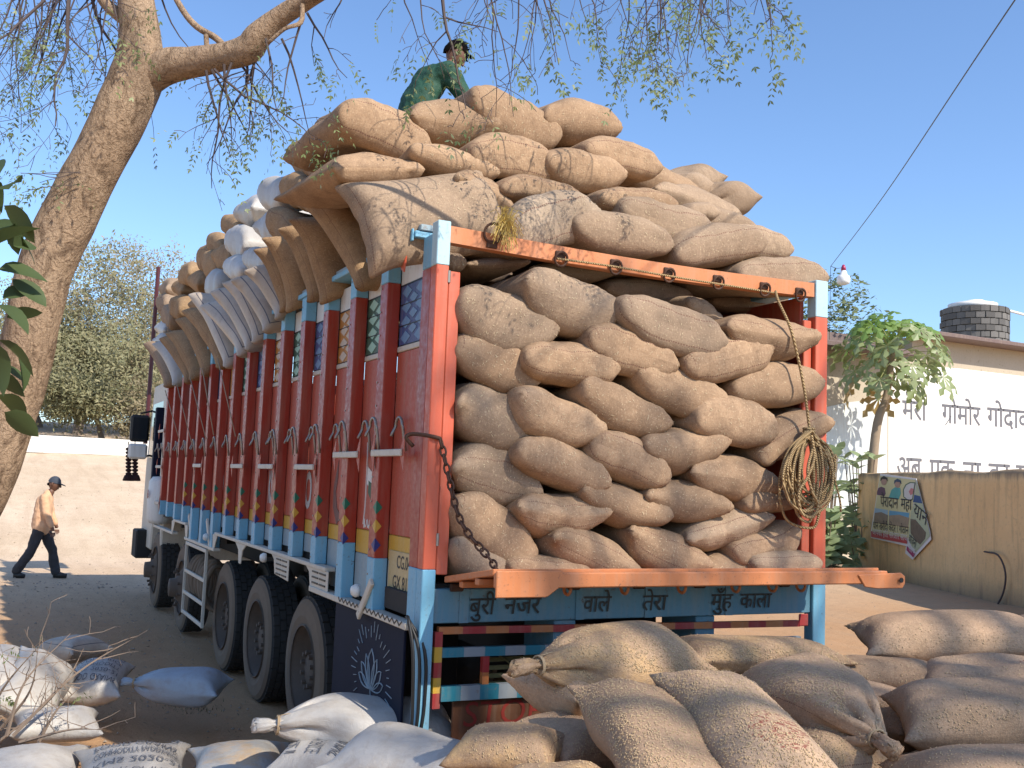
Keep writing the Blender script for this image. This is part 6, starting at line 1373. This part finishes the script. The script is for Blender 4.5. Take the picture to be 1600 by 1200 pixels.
fingers(GM, g_(.39, .18, .21), fd-Z3*.4, sd_); fingers(GM, g_(.37, -.13, .18), fd-Z3*.4, sd_)
GS = plain('green_shirt', (.012, .075, .042), .75, .6, 7, .7, dist=.03); DKP = plain('dark_trousers', (.02, .018, .02), .85, .3, 7)
js = {'hip': (g_(-.26, 0, .06), (.19, .15)), 'belly': (g_(-.24, 0, .3), (.185, .145)), 'chest': (g_(-.13, 0, .53), (.19, .14)), 'neck': (o0+g_(-.10, 0, -.19), (.085, .08)), 'sl': (g_(-.07, .2, .60), .09), 'el': (g_(.12, .3, .36), .075), 'wl': (g_(.28, .22, .27), .048), 'sr': (g_(-.07, -.2, .60), .09), 'er': (g_(.1, -.27, .33), .075), 'wr': (g_(.26, -.17, .24), .048)}
cloth('shirt', js, [('hip', 'belly'), ('belly', 'chest'), ('chest', 'neck'), ('chest', 'sl'), ('sl', 'el'), ('el', 'wl'), ('chest', 'sr'), ('sr', 'er'), ('er', 'wr')], GS, GM, sd_, .014, .02, .1)
jp = {'hip': (g_(-.22, 0, .05), (.16, .14)), 'hl': (g_(-.1, .13, .08), .11), 'kl': (g_(.2, .22, .22), .08), 'al': (g_(.3, .2, -.12), .06), 'hr': (g_(-.1, -.13, .08), .11), 'kr': (g_(.2, -.22, .2), .08), 'ar': (g_(.3, -.2, -.14), .06)}
cloth('trousers', jp, [('hip', 'hl'), ('hl', 'kl'), ('kl', 'al'), ('hip', 'hr'), ('hr', 'kr'), ('kr', 'ar')], DKP, GM, sd_)
W = add_head(GM, o0, fd*1.0-Z3*.75, Z3+fd*.5, 1.05)
hm = MB(); K = 18
for i in range(9):
    th = math.pi*.74*i/8
    for k in range(K):
        a = 2*math.pi*k/K; back = max(0, -math.cos(a)); lim_ = min(1, .58+.42*back); t2 = th*lim_; nn2 = 1+.05*noise.noise((k*1.7, i*1.3, 2)); hm.v.append(W(math.sin(a)*.086*math.sin(t2)*nn2, math.cos(a)*.104*math.sin(t2)*nn2-.006, math.cos(t2)*.13*nn2))
hm.f = [(i*K+k, i*K+(k+1) % K, (i+1)*K+(k+1) % K, (i+1)*K+k) for i in range(8) for k in range(K)]; hm.mi = [0]*len(hm.f); r = random.Random(2)
for k in range(220):
    a = r.uniform(0, 6.28); t2 = r.uniform(0, 1.2); p0 = W(math.sin(a)*.084*math.sin(t2), math.cos(a)*.102*math.sin(t2), math.cos(t2)*.128); d = (Vector(p0)-o0).normalized(); p1 = Vector(p0)+d*.012+Vector((r.uniform(-.02, .02), r.uniform(-.02, .02), r.uniform(-.01, .02))); hm.tube([p0, p1], [.004, .0015], 3)
for k in range(14): p0 = Vector(W(r.uniform(-.05, .05), .085, .085)); hm.tube([p0, p0+(Vector(W(0, .2, .05))-o0)*.12+Vector((r.uniform(-.02, .02), r.uniform(-.02, .02), -.02)), p0+(Vector(W(0, .2, .0))-o0)*.2], [.005, .004, .0015], 3)
hm.build('hair', HAIR, GM, True, loc=(0, 0, 0)); GM.scale = (.9, .9, .9); GM.location = gb+o0*.1
# ------------------------------------------------------------------ litter, brushwood
r = random.Random(77)
def brush(): 
    e = empty('dry_branch', at(60, 1150, 2, 0), 'tangle of dry bare twigs with a few green sprigs before the white bags', 'branch'); T_ = Tw()
    for (a, b, za, zb) in (((-10, 1165), (120, 1040), 5.9, 6.0), ((20, 1150), (230, 985), 5.8, 6.2), ((0, 1140), (60, 1010), 6., 5.9), ((30, 1160), (160, 1140), 5.7, 5.7), ((-20, 1120), (70, 1000), 6.0, 5.9), ((60, 1160), (130, 1070), 5.9, 6), ((10, 1150), (110, 990), 5.8, 6)):
        A, B = atd(*a, za), atd(*b, zb); M_ = (A+B)/2+Vector((r.uniform(-.08, .08), 0, r.uniform(-.04, .08))); s_ = spline([A, M_, B], 7); T_.t.tube(s_, [max(.002, .011*(1-i/len(s_))) for i in range(len(s_))], 5)
        for j in range(3, len(s_), 2): d = Vector((r.uniform(-1, 1), r.uniform(-.4, .2), r.uniform(-.2, 1))); twig(T_, s_[j], d, r.uniform(.12, .3), .004, 1, r, -.03, .06)
    for (x, y) in ((130, 1090), (8, 1088)):
        for _ in range(5): leaf_spray(T_, atd(x, y, 5.9), (r.uniform(-1, 1), r.uniform(-1, 1), r.uniform(-.6, .8)), .07, r, .03)
    o = T_.t.build('twigs', TWIGL, e); o['kind'] = 'stuff'; o = T_.l.build('leaves', LEAF, e); o['kind'] = 'stuff'
brush()
A = at(92, 1150, 2, .05); B = at(150, 1140, 2, .06)
m = MB(); m2 = MB()
for k in range(9000):
    x = r.uniform(-4, 4) if k % 3 else r.uniform(-12, 16); y = r.uniform(-1, 13) if k % 3 else r.uniform(5, 30); z_ = gz(x, y)+noise.noise((x*.5, y*.5, 0))*.05+noise.noise((x*1.7, y*1.7, 3))*.025+noise.noise((x*.08, y*.08, 9))*.08-.012; s = r.uniform(.006, .022)*(1.6 if y > 12 else 1); a_ = r.uniform(0, 6.28)
    c = Vector((x, y, z_)); u1_, u2_ = Vector((math.cos(a_), math.sin(a_), r.uniform(-.2, .5)))*s, Vector((-math.sin(a_), math.cos(a_), r.uniform(-.2, .5)))*s*.4
    if k % 2: m.add([c-u1_, c+u2_, c+u1_, c-u2_], [(0, 1, 2, 3)])
    else: s *= .7; m2.add([c+Vector(v)*s for v in ((1, 0, 0), (0, 1, 0), (-1, 0, 0), (0, -1, 0), (.1, .1, .8))], [(0, 1, 4), (1, 2, 4), (2, 3, 4), (3, 0, 4)])
tag(m.build('leaf_litter', leafmat('litter', (.38, .28, .17), (.16, .12, .07), .9, 0), None), 'dry leaves scattered on the dirt', kind='stuff'); tag(m2.build('pebbles', plain('pebble', (.36, .29, .22), .9, .5, 5), None), 'small pebbles scattered on the dirt', kind='stuff')
g = MB()
for k in range(900):
    c = at(r.gauss(265, 45), r.gauss(1120, 12), 2, -.01); a_ = r.uniform(0, 6.28); h_ = r.uniform(.01, .035); d = Vector((math.cos(a_)*.02, math.sin(a_)*.02, h_)); s_ = Vector((-math.sin(a_), math.cos(a_), 0))*.004; g.add([c-s_, c+s_, c+d], [(0, 1, 2)])
tag(g.build('weeds', leafmat('weed', (.05, .09, .03), (.09, .10, .04), .7, .2), None), 'low green weeds on the shaded dirt beside the bags', kind='stuff')
